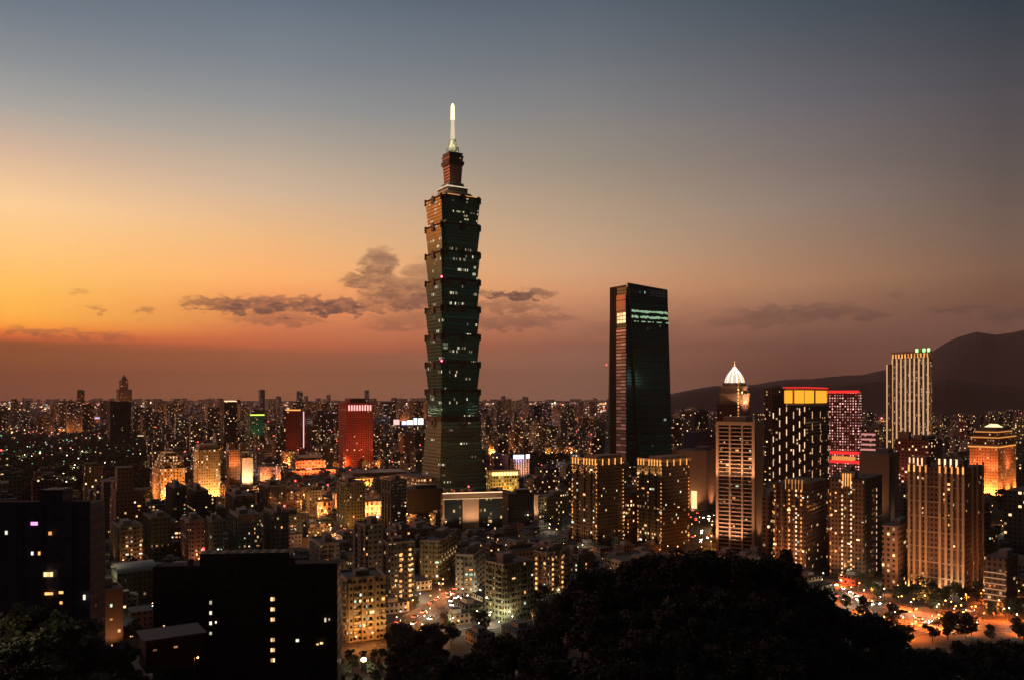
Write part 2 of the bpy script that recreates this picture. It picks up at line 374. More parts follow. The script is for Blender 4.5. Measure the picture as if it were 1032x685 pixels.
HILL = [(-400, 600), (0, 608), (30, 605), (60, 612), (100, 630), (130, 655), (150, 700), (395, 710), (425, 684), (440, 669), (480, 657), (520, 641), (545, 621), (560, 604), (580, 586), (620, 569),
        (650, 558), (690, 550), (730, 549), (770, 557), (800, 567), (815, 580), (835, 600), (860, 608), (880, 620), (910, 641), (940, 648), (980, 646), (1032, 644), (1500, 640)]
RD = 230.0
def hill_z(x, y):
    d = max(y, 1.0); u = 516 + x / d * F; r = sqrt(x * x + y * y)
    if y < 0: return 126.3 - r * .05
    zr = ZZ(interp(HILL, u), RD) - 11
    side = 1.0
    prof = [(0, 126.3), (4, 126.0), (15, 113), (50, 92), (100, 72), (155, min(64, zr - 6) if zr > 50 else min(60, zr)), (RD, zr), (290, zr * .62), (420, 1.5), (455, -2.0)]
    z = interp(prof, d)
    return z + (mnoise.noise(Vector((x * .02, y * .02, 0))) * 2.0 if d > 60 and d < 400 else 0)
mb = MB(); ks = [-1.1 + 2.2 * i / 110 for i in range(111)]; ds = [1, 4, 8, 15, 25, 38, 50, 65, 80, 100, 120, 140, 155, 170, 185, 200, 215, 230, 245, 265, 290, 320, 350, 380, 420, 455]
pts = [[(k * d, d, hill_z(k * d, d)) for k in ks] for d in ds]
for i in range(len(ds) - 1):
    for j in range(len(ks) - 1): mb.face([pts[i][j], pts[i][j + 1], pts[i + 1][j + 1], pts[i + 1][j]])
mb.face([(-60, -60, 124), (60, -60, 124), (1.1, 1, 126.2), (-1.1, 1, 126.2)])
tag(mb.build('hill', plain('forest floor', (.02, .02, .013))), kind='structure')

def ridge(name, tab, d0, d1, dp, col, amp):
    mb = MB(); us = [600 + i * 6 for i in range(140)]; rows = 14; P_ = []
    for r_ in range(rows + 1):
        f = r_ / rows; d = d0 + (d1 - d0) * f; row = []
        for u in us:
            zp = ZZ(interp(tab, u), dp); fp = (dp - d0) / (d1 - d0)
            sh = sin(pi / 2 * min(1, f / fp)) ** 1.3 if f < fp else cos(pi / 2 * (f - fp) / (1 - fp))
            x, y = XY(u, d)
            n_ = mnoise.fractal(Vector((x * .0012, y * .0012, 1.0)), 1.0, 2.0, 5) * amp * (0.5 if abs(f - fp) < .04 else 1) * min(1, zp / 200)
            row.append((x, y, max(-2, (zp * sh + n_ * sh))))
        P_.append(row)
    for i in range(rows):
        for j in range(len(us) - 1): mb.face([P_[i][j], P_[i][j + 1], P_[i + 1][j + 1], P_[i + 1][j]])
    tag(mb.build(name, plain(name + ' forest', col, .95, scale=.004, var=.5)), kind='structure')
ridge('mountain', [(600, 412), (650, 403), (690, 396), (720, 390), (760, 386), (790, 382), (815, 383), (845, 379), (870, 377), (897, 372), (925, 367), (938, 357), (952, 347), (968, 339), (985, 335), (1003, 338), (1020, 336), (1040, 331), (1200, 330), (1450, 360)], 7800, 12500, 9600, (.035, .036, .045), 70)
ridge('hill_ridge', [(600, 416), (670, 403), (690, 396), (705, 392), (730, 390), (760, 388), (800, 391), (835, 389), (880, 386), (930, 386), (955, 381), (1000, 385), (1040, 389), (1200, 380), (1450, 385)], 5600, 7600, 6300, (.014, .016, .015), 40)

mb = MB(); mb.box(-31000, 31000, -31000, 31000, -3.2, 1000)
hm, tt, o_ = mat('evening haze')
pv = tt.node('ShaderNodeVolumePrincipled'); pv.inputs['Color'].default_value = (1.0, .80, .74, 1); pv.inputs['Density'].default_value = SIG; pv.inputs['Anisotropy'].default_value = 0.0
tt.l.new(pv.outputs[0], o_.inputs['Volume'])
hz = mb.build('haze', hm); tag(hz, kind='stuff')
hm.volume_intersection_method if False else None
try: hm.cycles.homogeneous_volume = True
except Exception: pass

# roads (ground-plane points taken along each street)
ROADS = []
def gpt(u, v): d = H * F / (v - 400); return (XY(u, d)[0], d)
road_mat = plain('asphalt', (.055, .05, .048), .75, scale=.08)
mark_mat = plain('road paint', (.6, .58, .52), .7)
kerb_mat = plain('kerb concrete', (.25, .24, .22))
def road(name, pts, w, z=.004, marks=True, label=None):
    ROADS.append((pts, w)); mb = MB(); ms = MB(); kb = MB()
    for (a, b) in zip(pts, pts[1:]):
        dx, dy = b[0] - a[0], b[1] - a[1]; L = sqrt(dx * dx + dy * dy); nx, ny = -dy / L, dx / L
        q = lambda s_, o_, zz: (a[0] + dx / L * s_ + nx * o_, a[1] + dy / L * s_ + ny * o_, zz)
        mb.face([q(-1, -w / 2, z), q(L + 1, -w / 2, z), q(L + 1, w / 2, z), q(-1, w / 2, z)][::1])
        for o2 in (-w / 2 - .2, w / 2 + .2):
            p4 = [q(0, o2 - .2, 0)[:2], q(L, o2 - .2, 0)[:2], q(L, o2 + .2, 0)[:2], q(0, o2 + .2, 0)[:2]]; kb.prism(p4, 0, p4, .13)
        if marks:
            s_ = 2
            while s_ < L - 5:
                for o2 in (-w / 4, 0, w / 4): ms.face([q(s_, o2 - .12, z + .004), q(s_ + 4, o2 - .12, z + .004), q(s_ + 4, o2 + .12, z + .004), q(s_, o2 + .12, z + .004)])
                s_ += 10
    r_ = tag(mb.build(name, road_mat), kind='structure'); kb.build('kerb', kerb_mat, r_)
    if ms.f: ms.build('road_marking', mark_mat, r_)
    return r_
road('boulevard', [gpt(826, 588), gpt(852, 603), gpt(900, 618), gpt(960, 628), gpt(1032, 633), gpt(1150, 640)], 26)
road('boulevard', [gpt(895, 640), gpt(930, 632), gpt(965, 622), gpt(1000, 611), gpt(1032, 603)], 15, z=.012)
road('avenue', [gpt(405, 632), gpt(440, 612), gpt(478, 588), gpt(520, 562)], 20)
road('avenue', [gpt(700, 560), gpt(704, 530), gpt(708, 505), gpt(712, 470)], 26)
road('avenue', [gpt(300, 560), gpt(330, 545), gpt(380, 520), gpt(410, 505)], 18)
road('lane', [gpt(320, 668), gpt(370, 655), gpt(420, 645), gpt(500, 630)], 9, marks=False)

# ------------------------------------------------------------------ the tall pagoda tower
def notched(h, n): 
    q = [(h, h - 2 * n), (h - n, h - 2 * n), (h - n, h - n), (h - 2 * n, h - n), (h - 2 * n, h)]
    r = list(q)
    for i in range(3):
        q = [(-y, x) for x, y in q]; r += q
    return r
def square(h): return [(h, -h), (h, h), (-h, h), (-h, -h)]
DT = 1116.0; tx, ty = XY(456.2, DT)
tw = empty('pagoda_skyscraper', 'very tall pagoda-like tower of eight flared glass segments with a glowing spire', 'skyscraper', (tx, ty, 0), R(31))
OCC.append((429, 484, 200, 1090)); FOOT.append((tx, ty, R(31), 74, 74)); CAPS.append((424, 490, 492, 1085)); LAND.append(('pagoda skyscraper', 456, 200, 1090))
zt = lambda v: H - (v - 400) / F * DT
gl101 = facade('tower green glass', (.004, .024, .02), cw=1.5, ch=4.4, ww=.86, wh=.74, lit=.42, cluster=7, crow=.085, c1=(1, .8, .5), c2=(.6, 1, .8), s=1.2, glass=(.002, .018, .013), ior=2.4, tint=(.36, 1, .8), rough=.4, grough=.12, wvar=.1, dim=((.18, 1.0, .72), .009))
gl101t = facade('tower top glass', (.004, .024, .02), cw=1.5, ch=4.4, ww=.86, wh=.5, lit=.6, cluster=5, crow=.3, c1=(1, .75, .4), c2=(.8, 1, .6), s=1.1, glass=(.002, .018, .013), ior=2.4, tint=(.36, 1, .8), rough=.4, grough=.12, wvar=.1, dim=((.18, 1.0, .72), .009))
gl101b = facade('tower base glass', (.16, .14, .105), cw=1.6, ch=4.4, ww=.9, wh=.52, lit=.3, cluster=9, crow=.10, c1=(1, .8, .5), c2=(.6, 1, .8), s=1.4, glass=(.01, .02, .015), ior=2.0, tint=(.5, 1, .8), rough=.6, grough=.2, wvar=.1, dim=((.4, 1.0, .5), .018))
mtl = M['dark']; ledge_m = plain('tower ledge metal', (.018, .03, .027), .5, .2)
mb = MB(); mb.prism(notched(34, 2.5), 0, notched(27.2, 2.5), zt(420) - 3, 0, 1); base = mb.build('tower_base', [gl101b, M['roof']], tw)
mb = MB(); mb.prism(notched(28.2, 2.5), zt(424), notched(28.6, 2.5), zt(419)); mb.build('belt', ledge_m, base)
for sx, sy, ax in ((-1, 0, 0), (0, -1, 1)):                               # round coin emblem over each visible face
    mb = MB(); n = 28
    for r0, r1, m_ in ((6.6, 3.4, 0),):
        for i in range(n):
            a0, a1 = 2 * pi * i / n, 2 * pi * (i + 1) / n
            ring = [(r0 * cos(a0), r0 * sin(a0)), (r0 * cos(a1), r0 * sin(a1)), (r1 * cos(a1), r1 * sin(a1)), (r1 * cos(a0), r1 * sin(a0))]
            zc = zt(425); off = 29.6
            P3 = [((-off, -p, zc + q) if ax == 0 else (p, -off, zc + q)) for p, q in ring]; P4 = [((x + 1.2, y, z) if ax == 0 else (x, y + 1.2, z)) for x, y, z in P3]
            mb.face(P3); mb.face([P3[1], P3[0], P4[0], P4[1]]); mb.face([P3[3], P3[2], P4[2], P4[3]])
    mb.build('coin_emblem', plain('emblem bronze', (.12, .12, .10), .4, .5), tw)
mh = 35.8
for i in range(8):
    z0 = zt(420) + i * mh; z1 = z0 + mh
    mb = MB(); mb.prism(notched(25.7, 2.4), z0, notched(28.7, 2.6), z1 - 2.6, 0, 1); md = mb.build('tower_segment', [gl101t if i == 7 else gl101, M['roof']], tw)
    mb = MB(); mb.prism(notched(29.4, 2.6), z1 - 2.6, notched(29.8, 2.6), z1 - 1.6); mb.prism(notched(28.2, 2.6), z1 - 1.6, notched(28.4, 2.6), z1); mb.build('ledge', ledge_m, md)
    for sx in (-1, 1):
        for sy in (-1, 1):
            for qx, qy in ((28.2, 23.5), (23.5, 28.2)):
                mb = MB(); mb.cyl(sx * qx, sy * qy, 1.7, z1 - 7, z1 + 1.2, 8); mb.build('corner_ornament', ledge_m, md)
    for (x, y) in ((-29.9, 0), (0, -29.9)):                                # cloud-shaped crest in the middle of each face
        mb = MB()
        if x: mb.box(x, x + 1.5, -4, 4, z1 - 8, z1 + .5); mb.box(x, x + 1.5, -2, 2, z1 + .5, z1 + 2)
        else: mb.box(-4, 4, y, y + 1.5, z1 - 8, z1 + .5); mb.box(-2, 2, y, y + 1.5, z1 + .5, z1 + 2)
        mb.build('crest', ledge_m, md)
    if i in (1, 4):
        mb = MB(); mb.cyl(-29.0, -26.0, 1.0, z1 + .2, z1 + 2.0, 8); mb.build('red_lamp', glow('aviation pink light', (1, .12, .25), 9), md)
z8 = zt(202)
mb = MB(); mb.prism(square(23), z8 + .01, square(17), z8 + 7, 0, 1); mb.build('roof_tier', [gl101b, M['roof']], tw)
mb = MB()
for (x0, x1, y0, y1) in ((-27, -26.4, -25, 25), (-25, 25, -27, -26.4)): mb.box(x0, x1, y0, y1, z8 + .05, z8 + 1.1)
mb.build('roof_edge_light', M['led_gold'], tw)
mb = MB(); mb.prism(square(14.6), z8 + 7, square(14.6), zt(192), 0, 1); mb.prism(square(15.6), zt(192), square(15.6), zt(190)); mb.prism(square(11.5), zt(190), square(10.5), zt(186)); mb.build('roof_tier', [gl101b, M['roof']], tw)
mb = MB(); mb.box(-15.9, -15.65, -15.6, 15.6, zt(191.4), zt(190.4)); mb.box(-15.6, 15.6, -15.9, -15.65, zt(191.4), zt(190.4)); mb.build('terrace_light', glow('terrace light', (1, .72, .5), .8), tw)
mb = MB(); mb.prism(square(8.3), zt(186), square(10.2), zt(160), 0, 1); mb.build('upper_shaft', [facade('upper shaft glass', (.10, .05, .035), cw=2, ch=4, ww=.5, wh=.5, lit=.02, glass=(.05, .02, .015), ior=2.2, s=1.5), M['roof']], tw)
mb = MB(); mb.prism(square(10.9), zt(168), square(11.6), zt(164)); mb.prism(square(10.8), zt(160), square(10.8), zt(158.5)); mb.prism(square(9.6), zt(158.5), square(10), zt(155.5)); mb.build('shaft_ledge', ledge_m, tw)
mb = MB(); mb.prism(square(6.4), zt(155.5), square(6.0), zt(149), 0); mb.prism(square(4.8), zt(149), square(3.6), zt(141)); mb.build('spire_base', facade('spire base', (.2, .2, .15), cw=1.5, ch=2.5, lit=.5, s=1.2, c1=(1, .9, .6), c2=(.9, 1, .8)), tw)
mb = MB(); mb.cyl(0, 0, 3.1, zt(141), zt(121), 14, 2.2); mb.build('spire', glow('lit lower spire', (1, .84, .55), .75), tw)
mb = MB(); mb.cyl(0, 0, 2.7, zt(121), zt(107), 14, 2.4); mb.cyl(0, 0, 2.4, zt(107), zt(104.5), 14, .8); mb.build('spire_beacon', glow('glowing spire top', (1, .74, .40), 2.4), tw)
light(tw, (-9, -9, zt(147)), 25000, (1, .85, .6), 1); light(tw, (-24, -24, zt(186)), 9000, (1, .55, .3), 1)
mb = MB(); mb.box(-60, -36, -20, 48, 0, 26, 0, 1); mb.build('podium', [facade('lit podium', (.3, .2, .12), cw=4, ch=5, lit=.6, s=1.4, ww=.7), M['roof']], tw)

# ------------------------------------------------------------------ the tapered dark glass tower
b = Bld('tapered_skyscraper', 'dark tapered glass skyscraper with slanted front edge and one orange reflecting strip', 'skyscraper', 611.5, 631.5, 677, 290, 1075, 59, vis=466, land='tapered glass skyscraper')
zn = lambda v: ZZ(v, 1075); hA, hB = b.A / 2, b.B / 2
tapL = b.A * (3.5 / 20.0); tapR = b.B * (6 / 45.5)
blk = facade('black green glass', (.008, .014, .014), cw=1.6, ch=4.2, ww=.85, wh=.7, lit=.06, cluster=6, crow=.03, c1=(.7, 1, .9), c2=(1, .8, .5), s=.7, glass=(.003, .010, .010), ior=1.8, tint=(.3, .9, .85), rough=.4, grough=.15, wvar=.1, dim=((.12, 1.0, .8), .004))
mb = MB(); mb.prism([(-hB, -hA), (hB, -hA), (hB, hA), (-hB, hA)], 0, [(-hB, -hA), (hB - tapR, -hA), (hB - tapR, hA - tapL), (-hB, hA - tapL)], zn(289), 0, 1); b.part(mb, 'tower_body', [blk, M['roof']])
# front sheet: slanted left edge
zb, z1 = 0, zn(286); xl0 = -hB + b.B * (646 - 631.5) / 45.5; 
def sheet(mb, xa0, xb0, xa1, xb1, z0, z1a, z1b, y0, y1):
    P0 = [(xa0, y0, z0), (xb0, y0, z0), (xb1, y0, z1b), (xa1, y0, z1a)]; P1 = [(x, y1, z) for x, _, z in P0]
    uvs = [(p[0], p[2]) for p in P0]; mb.face(P0, uvs); mb.face(P1[::-1])
    for i in range(4): mb.face([P0[(i + 1) % 4], P0[i], P1[i], P1[(i + 1) % 4]])
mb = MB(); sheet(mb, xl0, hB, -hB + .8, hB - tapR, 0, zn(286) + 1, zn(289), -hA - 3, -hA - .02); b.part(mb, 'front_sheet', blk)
mb = MB(); sheet(mb, xl0 - .5, xl0 + .2, -hB + .3, -hB + 1.0, 0, zn(285.5), zn(285.5), -hA - 3.6, -hA - 3.05); b.part(mb, 'edge_fin', plain('slate fin', (.10, .12, .13), .4))
fx = lambda u: -hB + b.B * (u - 631.5) / 45.5
mb = MB()
for v in (313, 318.5):
    for k in range(22):
        u = 635 + k * 1.65
        if random.random() < .95: mb.box(fx(u), fx(u + 1.5), -hA - 3.3, -hA - 3.05, zn(v + random.uniform(.8, 2)), zn(v - random.uniform(.2, 1.2)))
for k in range(26):
    u = random.uniform(636, 672); mb.box(fx(u), fx(u + 1), -hA - 3.3, -hA - 3.05, zn(324), zn(323))
b.part(mb, 'lit_window_band', glow('greenish office light', (.60, .95, .58), .5))
mb = MB()
for k in range(9): mb.box(fx(654 + k * 1.8), fx(654.5 + k * 1.8), -hA - 3.4, -hA - 3.05, zn(297), zn(290.5))
for v in (291, 294, 297): mb.box(fx(650), fx(669), -hA - 3.4, -hA - 3.05, zn(v), zn(v) + .6)
b.part(mb, 'crown_lattice', plain('sky light painted lattice', (.5, .55, .6), .35, .6))  # pale colour stands in for sky seen through the open crown
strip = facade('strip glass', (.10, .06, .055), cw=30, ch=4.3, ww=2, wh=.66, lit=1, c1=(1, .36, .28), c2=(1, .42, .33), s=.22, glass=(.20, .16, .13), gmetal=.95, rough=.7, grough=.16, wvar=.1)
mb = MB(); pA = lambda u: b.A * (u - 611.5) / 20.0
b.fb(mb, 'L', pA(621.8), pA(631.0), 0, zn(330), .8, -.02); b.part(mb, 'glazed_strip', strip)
mb = MB(); b.fb(mb, 'L', pA(621.8), pA(631.0), zn(326), zn(296.5), .8, -.02); b.part(mb, 'mirror_panel', facade('mirror glass', (.2, .12, .08), cw=30, ch=14, ww=2, wh=.94, lit=0, glass=(.10, .10, .09), gmetal=1, grough=.1, wvar=.1))
for k in range(3):
    for j in range(3): b.window('L', pA(624 + k * 2.9), zn(325) + j * 4.6, b.A * 2.4 / 20, 3.6, 'w_warm', .9)
mb = MB(); mb.box(-hB - .5, -hB + .5, -hA + 1, hA - tapL, zn(289), zn(287)); b.part(mb, 'left_frame', M['dark'])
mb = MB(); b.fb(mb, 'L', tapL, pA(621.6), 0, zn(287.5), .6, -.02); b.part(mb, 'matte_side_panel', facade('matte black green panel', (.006, .010, .010), lit=0, glass=(.004, .008, .008), rough=.9, grough=.3, tint=(.05, .12, .12)))
b.window('L', .6, zn(367), 1.6, 1.6, 'red', 1, 'red_lamp')

# ------------------------------------------------------------------ striped balcony tower
dk = facade('dark recessed glazing', (.06, .045, .035), cw=2.6, ch=3.2, ww=.8, wh=.55, lit=.05, s=1.2, glass=(.02, .017, .015))
b = Bld('balcony_tower', 'pale beige balcony tower with stacked horizontal bands and floodlit corner frame', 'residential tower', 722, 761, 768.5, 426, 690, 52, vis=556, land='striped balcony tower')
b.body([dk, M['roof']]); b.h
warmst = plain('warm stone', (.42, .30, .2), .7)
mb = MB(); nfl = int(b.h / 3.3)
bal = MB()
for k in range(1, nfl):
    z = k * 3.3
    bal2 = MB(); b.fb(bal2, 'L', 2.2, b.A - 2.4, z, z + .75, 1.3)
    bal2.build('balcony', warmst, b.root)
b.fb(mb, 'L', 0, 2.1, 0, b.h + 1, 1.6); b.fb(mb, 'L', b.A - 2.3, b.A, 0, b.h + 1, 1.6); b.fb(mb, 'L', 2.1, b.A - 2.3, b.h - 2, b.h + 1, 1.6)
b.part(mb, 'corner_frame', plain('frame stone', (.5, .34, .22), .7))
mb = MB(); b.fb(mb, 'R', 0, b.B, 0, b.h + 1, .5); b.part(mb, 'side_wall', plain('plain side render', (.38, .27, .19), .8, var=.15))
mb = MB(); b.fb(mb, 'L', b.A * .34, b.A * .38, 0, b.h - 2, 1.6); b.fb(mb, 'L', b.A * .66, b.A * .7, 0, b.h - 2, 1.6); b.part(mb, 'pier', warmst)
mb = MB(); mb.box(-b.B / 2 + 1, b.B / 2 - 1, -b.A / 4, b.A / 3, b.h, b.h + 5); b.part(mb, 'roof_house', M['beige'])
b.windows(16, 'L', 2.6, 3.3, 3.3 + 1.2, None, 1.5, 1.3)
for p in (-2, b.A * .5, b.A + 1): b.flood('L', p, 14, 2, 78000, (1, .50, .30), b.h * .45, 90)
for p in (4, b.A * .5, b.A - 4): b.flood('L', p, 14, b.h * .55, 24000, (1, .50, .28), b.h * .8, 110)
b.flood('R', b.B / 2, 14, 2, 30000, (1, .48, .22), b.h * .6, 80)

# ------------------------------------------------------------------ crowned tower with white lit dome
b = Bld('domed_tower', 'brown tower topped by a brilliant white ribbed dome on stepped lit tiers', 'skyscraper', 722.5, 744.6, 757.5, 407, 1000, 45, vis=424, land='white domed tower')
b.body([facade('brown tower wall', (.16, .07, .05), lit=.04, s=2, cw=3, ch=3.6), M['roof']])
z = lambda v: ZZ(v, 1000)
hh = b.A / 2
mb = MB()
for sc_, v0, v1 in ((1.04, 407, 405), (1.08, 405, 398), (1.16, 398, 396), (.95, 396, 390), (1.02, 390, 388.5), (.8, 388.5, 385)):
    w_ = hh * sc_; mb.box(-w_, w_, -w_, w_, z(v0), z(v1))
b.part(mb, 'stepped_crown', plain('crown stone', (.55, .40, .28), .7))
for zz_, w_ in ((398, 1.02), (390, .9)):
    for sx in (-1, 1):
        for sy in (-1, 1):
            mb = MB(); mb.cyl(sx * hh * w_ * .9, sy * hh * w_ * .9, 1.6, z(zz_), z(zz_ - 4), 8, 1.2); mb.cyl(sx * hh * w_ * .9, sy * hh * w_ * .9, 1.5, z(zz_ - 4), z(zz_ - 6.5), 8, .1); b.part(mb, 'turret', M['cream'])
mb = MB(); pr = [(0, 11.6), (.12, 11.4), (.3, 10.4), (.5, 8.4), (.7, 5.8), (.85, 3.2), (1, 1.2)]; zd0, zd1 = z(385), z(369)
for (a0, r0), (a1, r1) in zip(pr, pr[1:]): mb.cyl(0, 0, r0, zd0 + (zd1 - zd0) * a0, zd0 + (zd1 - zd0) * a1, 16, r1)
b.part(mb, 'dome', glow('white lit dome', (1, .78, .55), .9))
mb = MB()
for i in range(12):
    an = 2 * pi * i / 12
    for (a0, r0), (a1, r1) in zip(pr, pr[1:]):
        p0 = ((r0 + .35) * cos(an), (r0 + .35) * sin(an)); p1 = ((r1 + .35) * cos(an), (r1 + .35) * sin(an)); t_ = (-sin(an) * .45, cos(an) * .45)
        za, zb_ = zd0 + (zd1 - zd0) * a0, zd0 + (zd1 - zd0) * a1
        mb.face([(p0[0] - t_[0], p0[1] - t_[1], za), (p0[0] + t_[0], p0[1] + t_[1], za), (p1[0] + t_[0], p1[1] + t_[1], zb_), (p1[0] - t_[0], p1[1] - t_[1], zb_)])
b.part(mb, 'dome_rib', glow('dome rib lights', (1, .9, .8), 3))
mb = MB(); mb.cyl(0, 0, 1.2, z(369), z(366), 8, .8); mb.cyl(0, 0, .5, z(366), z(362), 8, .15); b.part(mb, 'finial', M['led_warm'])
for lx, ly in ((-2.1, -.5), (-2.1, .6), (-.5, -2.1), (-1.7, -1.7), (.8, -2.2)): light(b.root, (lx * hh, ly * hh, z(410)), 26000, (1, .52, .28), 1, spot=100, aim=(0, 0, z(396)))
light(b.root, (-hh * .98, -hh * .98, z(396) + .5), 6000, (1, .6, .35), 1)
for k in range(14):
    b.window('L', b.A * (.98), z(424) + k * 4.0, 1.6, 2.4, 'w_amber'); 

# ------------------------------------------------------------------ black tower with light dashes and yellow rooftop box
def dashes(b, face, s_, z0, z1, step, h_, m_, w=.9, skip=.08):
    k = z0
    while k < z1:
        if random.random() > skip: b.window(face, s_, k, w, h_ * random.uniform(.8, 1.1), m_, 1.3 if b.bay else .35, 'light_strip')
        k += step
dkw = facade('dark brown wall', (.045, .028, .022), lit=.05, s=1.5, cw=2.8, ch=3.3)
b = Bld('crowned_black_tower', 'black tower with rows of white light dashes and a glowing yellow box on its roof', 'skyscraper', 778, 812, 836, 408, 800, 48, vis=484, land='yellow-topped black tower')
b.body([dkw, M['roof']]); z = lambda v: ZZ(v, 800)
for i, u in enumerate((779.5, 786, 793, 800, 806, 811)):
    dashes(b, 'L', b.A * (u - 778) / 34, 4 + (i % 3) * 3.4, b.h - 2, 11.5, 6.5, 'led_warm', .75, .04)
for u in (818, 826, 834.5): dashes(b, 'R', b.B * (u - 812) / 24, 4, b.h - 2, 11.5, 6.5, 'led_warm', .75, .04)
mb = MB(); w1 = (812 - 793) / F * 800 * .9
mb.box(-b.B / 2 + 1.5, b.B / 2 - 4, -b.A / 2 + 1.5, b.A / 2 - 13, b.h, z(391)); b.part(mb, 'rooftop_box', plain('rooftop cladding', (.6, .5, .3)))
mb = MB()
for s0, s1 in ((.36, .60), (.66, .94)): b.fb(mb, 'L', b.A * s0, b.A * s1, z(406), z(393), -1.2, 1.55)
b.fb(mb, 'R', 2, b.B * .38, z(406), z(393), -1.2, 1.55); b.fb(mb, 'R', b.B * .46, b.B - 6, z(406), z(393), -1.2, 1.55)
b.part(mb, 'glowing_panel', M['led_yellow'])
mb = MB(); b.fb(mb, 'L', b.A * .33, b.A - 1, z(390.6), z(389.6), 0, 4); b.fb(mb, 'R', 1, b.B - 4, z(390.6), z(389.6), 0, 4); b.part(mb, 'red_trim', M['led_red'])
mb = MB(); mb.box(-b.B / 2, b.B / 2 - 2, b.A / 2 - 11, b.A / 2 - 1, b.h, z(398)); b.part(mb, 'roof_house', M['brown'] if 'brown' in M else M['dark'])
mb = MB(); mb.box(-b.B / 2 - .8, b.B / 2 + .8, -b.A / 2 - .8, b.A / 2 + .8, b.h - 1.5, b.h - .02); b.part(mb, 'cornice', M['dark'])

b = Bld('lantern_tower', 'dark brown residential tower with a bright double column of balcony lamps', 'residential tower', 779, 812, 833, 488, 600, 48, vis=576, land='dark tower with lamp columns')
b.body([facade('dark umber wall', (.07, .04, .028), lit=.03, s=1.5, cw=2.8, ch=3.2), M['roof']])
for u in (796, 803, 808):
    dashes(b, 'L', b.A * (u - 779) / 33, 3, b.h - 3, 3.2, 1.5, 'led_gold' if u != 803 else 'led_warm', 1.1, .12)
dashes(b, 'L', 1.2, 5, b.h - 3, 6.4, 2.2, 'led_gold', .7, .2)
mb = MB(); b.fb(mb, 'L', b.A * .36, b.A * .98, b.h, b.h + 3.5, -.5, 8); b.part(mb, 'roof_crown', M['conc'])
mb = MB()
for k in range(6): b.fb(mb, 'L', b.A * (.38 + k * .1), b.A * (.4 + k * .1), b.h - 4, b.h + 3.3, .2)
b.part(mb, 'crown_light', M['led_gold'])
mb = MB()
for k in range(5): b.fb(mb, 'L', b.A * (.04 + k * .19), b.A * (.12 + k * .19), 0, b.h, .9)
b.part(mb, 'bay', facade('bay wall', (.12, .07, .05), lit=.03, s=1.5, cw=2.4, ch=3.2))
b.windows(22, 'L', 3.2, 3.2, 5, None, 1.3, 1.4, t=.95); b.windows(10, 'R', 3.2, 3.2, 5)
for p in (.2, .8): b.flood('L', b.A * p, 20, 5, 30000, (1, .34, .12), 32, 110)

# ------------------------------------------------------------------ red lit hotel-like slab
b = Bld('red_lit_slab', 'pink dotted slab building with a glowing red roofline and red base bands', 'office slab', 824, 866, 868.5, 393.5, 1200, 57, vis=470, land='red-roofed dotted slab')
b.body([facade('red grid wall', (.40, .13, .11), cw=3.6, ch=3.9, ww=.42, wh=.45, lit=.82, c1=(1, .55, .48), c2=(1, .38, .32), s=2.4), M['roof']])
z = lambda v: ZZ(v, 1200)
mb = MB(); b.fb(mb, 'L', 0, b.A, b.h - 3.2, b.h + .5, .6); b.part(mb, 'roofline_light', M['led_red'])
for v0, v1 in ((458, 455), (467, 464)):
    mb = MB(); b.fb(mb, 'L', 0, b.A, z(v0), z(v1), 1.2); b.part(mb, 'red_band', M['led_red'])
mb = MB(); b.fb(mb, 'L', b.A * .35, b.A * .9, z(464), z(460), .8); b.part(mb, 'amber_band', M['led_gold'])

# ------------------------------------------------------------------ tall ribbed tower at the right with green roof lamps
b = Bld('ribbed_tower', 'tall pale tower with glowing vertical ribs and green lamps on one roof corner', 'skyscraper', 899, 936, 939.5, 353, 1100, 62, vis=437, land='ribbed tower with green lamps')
b.body([facade('ribbed tower wall', (.2, .15, .11), cw=2.4, ch=3.8, ww=.6, wh=.6, lit=.45, c1=(1, .62, .34), s=.7), M['roof']])
z = lambda v: ZZ(v, 1100)
gr = glow('soft gold rib light', (1, .55, .28), .75)
for k in range(9):
    s_ = b.A * (.015 + .97 * k / 8); mb = MB(); b.fb(mb, 'L', s_ - .8, s_ + .8, 3, b.h - 8, .9); b.part(mb, 'rib', gr)
for k in range(12):
    s_ = b.A * (.03 + .94 * k / 11); mb = MB(); b.fb(mb, 'L', s_ - .5, s_ + .5, b.h - 8.8, b.h - 3, .9); b.part(mb, 'crown_fin', M['led_gold'])
mb = MB(); b.fb(mb, 'L', 0, b.A, b.h - 9.4, b.h - 8.85, 1); b.fb(mb, 'L', 0, b.A, b.h - 2.95, b.h, 1); b.part(mb, 'crown_rail', plain('crown rail stone', (.4, .32, .22)))
for u in (925, 932, 936.5):
    mb = MB(); b.fb(mb, 'L', b.A * (u - 899) / 37 - 1.6, b.A * (u - 899) / 37 + 1.6, b.h - 1.5, b.h + 2.6, 1.6, -1.05); b.part(mb, 'green_lamp', M['led_green'])
b2 = Bld('ribbed_tower_wing', 'narrow stepped wing with lit edge attached left of the pale ribbed tower', 'tower wing', 893.5, 898.7, 899, 367, 1102, 62, vis=437)
b2.body([facade('wing wall', (.22, .16, .12), cw=2.4, ch=3.8, ww=.6, wh=.6, lit=.15, s=1.6), M['roof']])
mb = MB(); b2.fb(mb, 'L', .1, 1.5, 3, b2.h, .6); b2.part(mb, 'rib', gr)

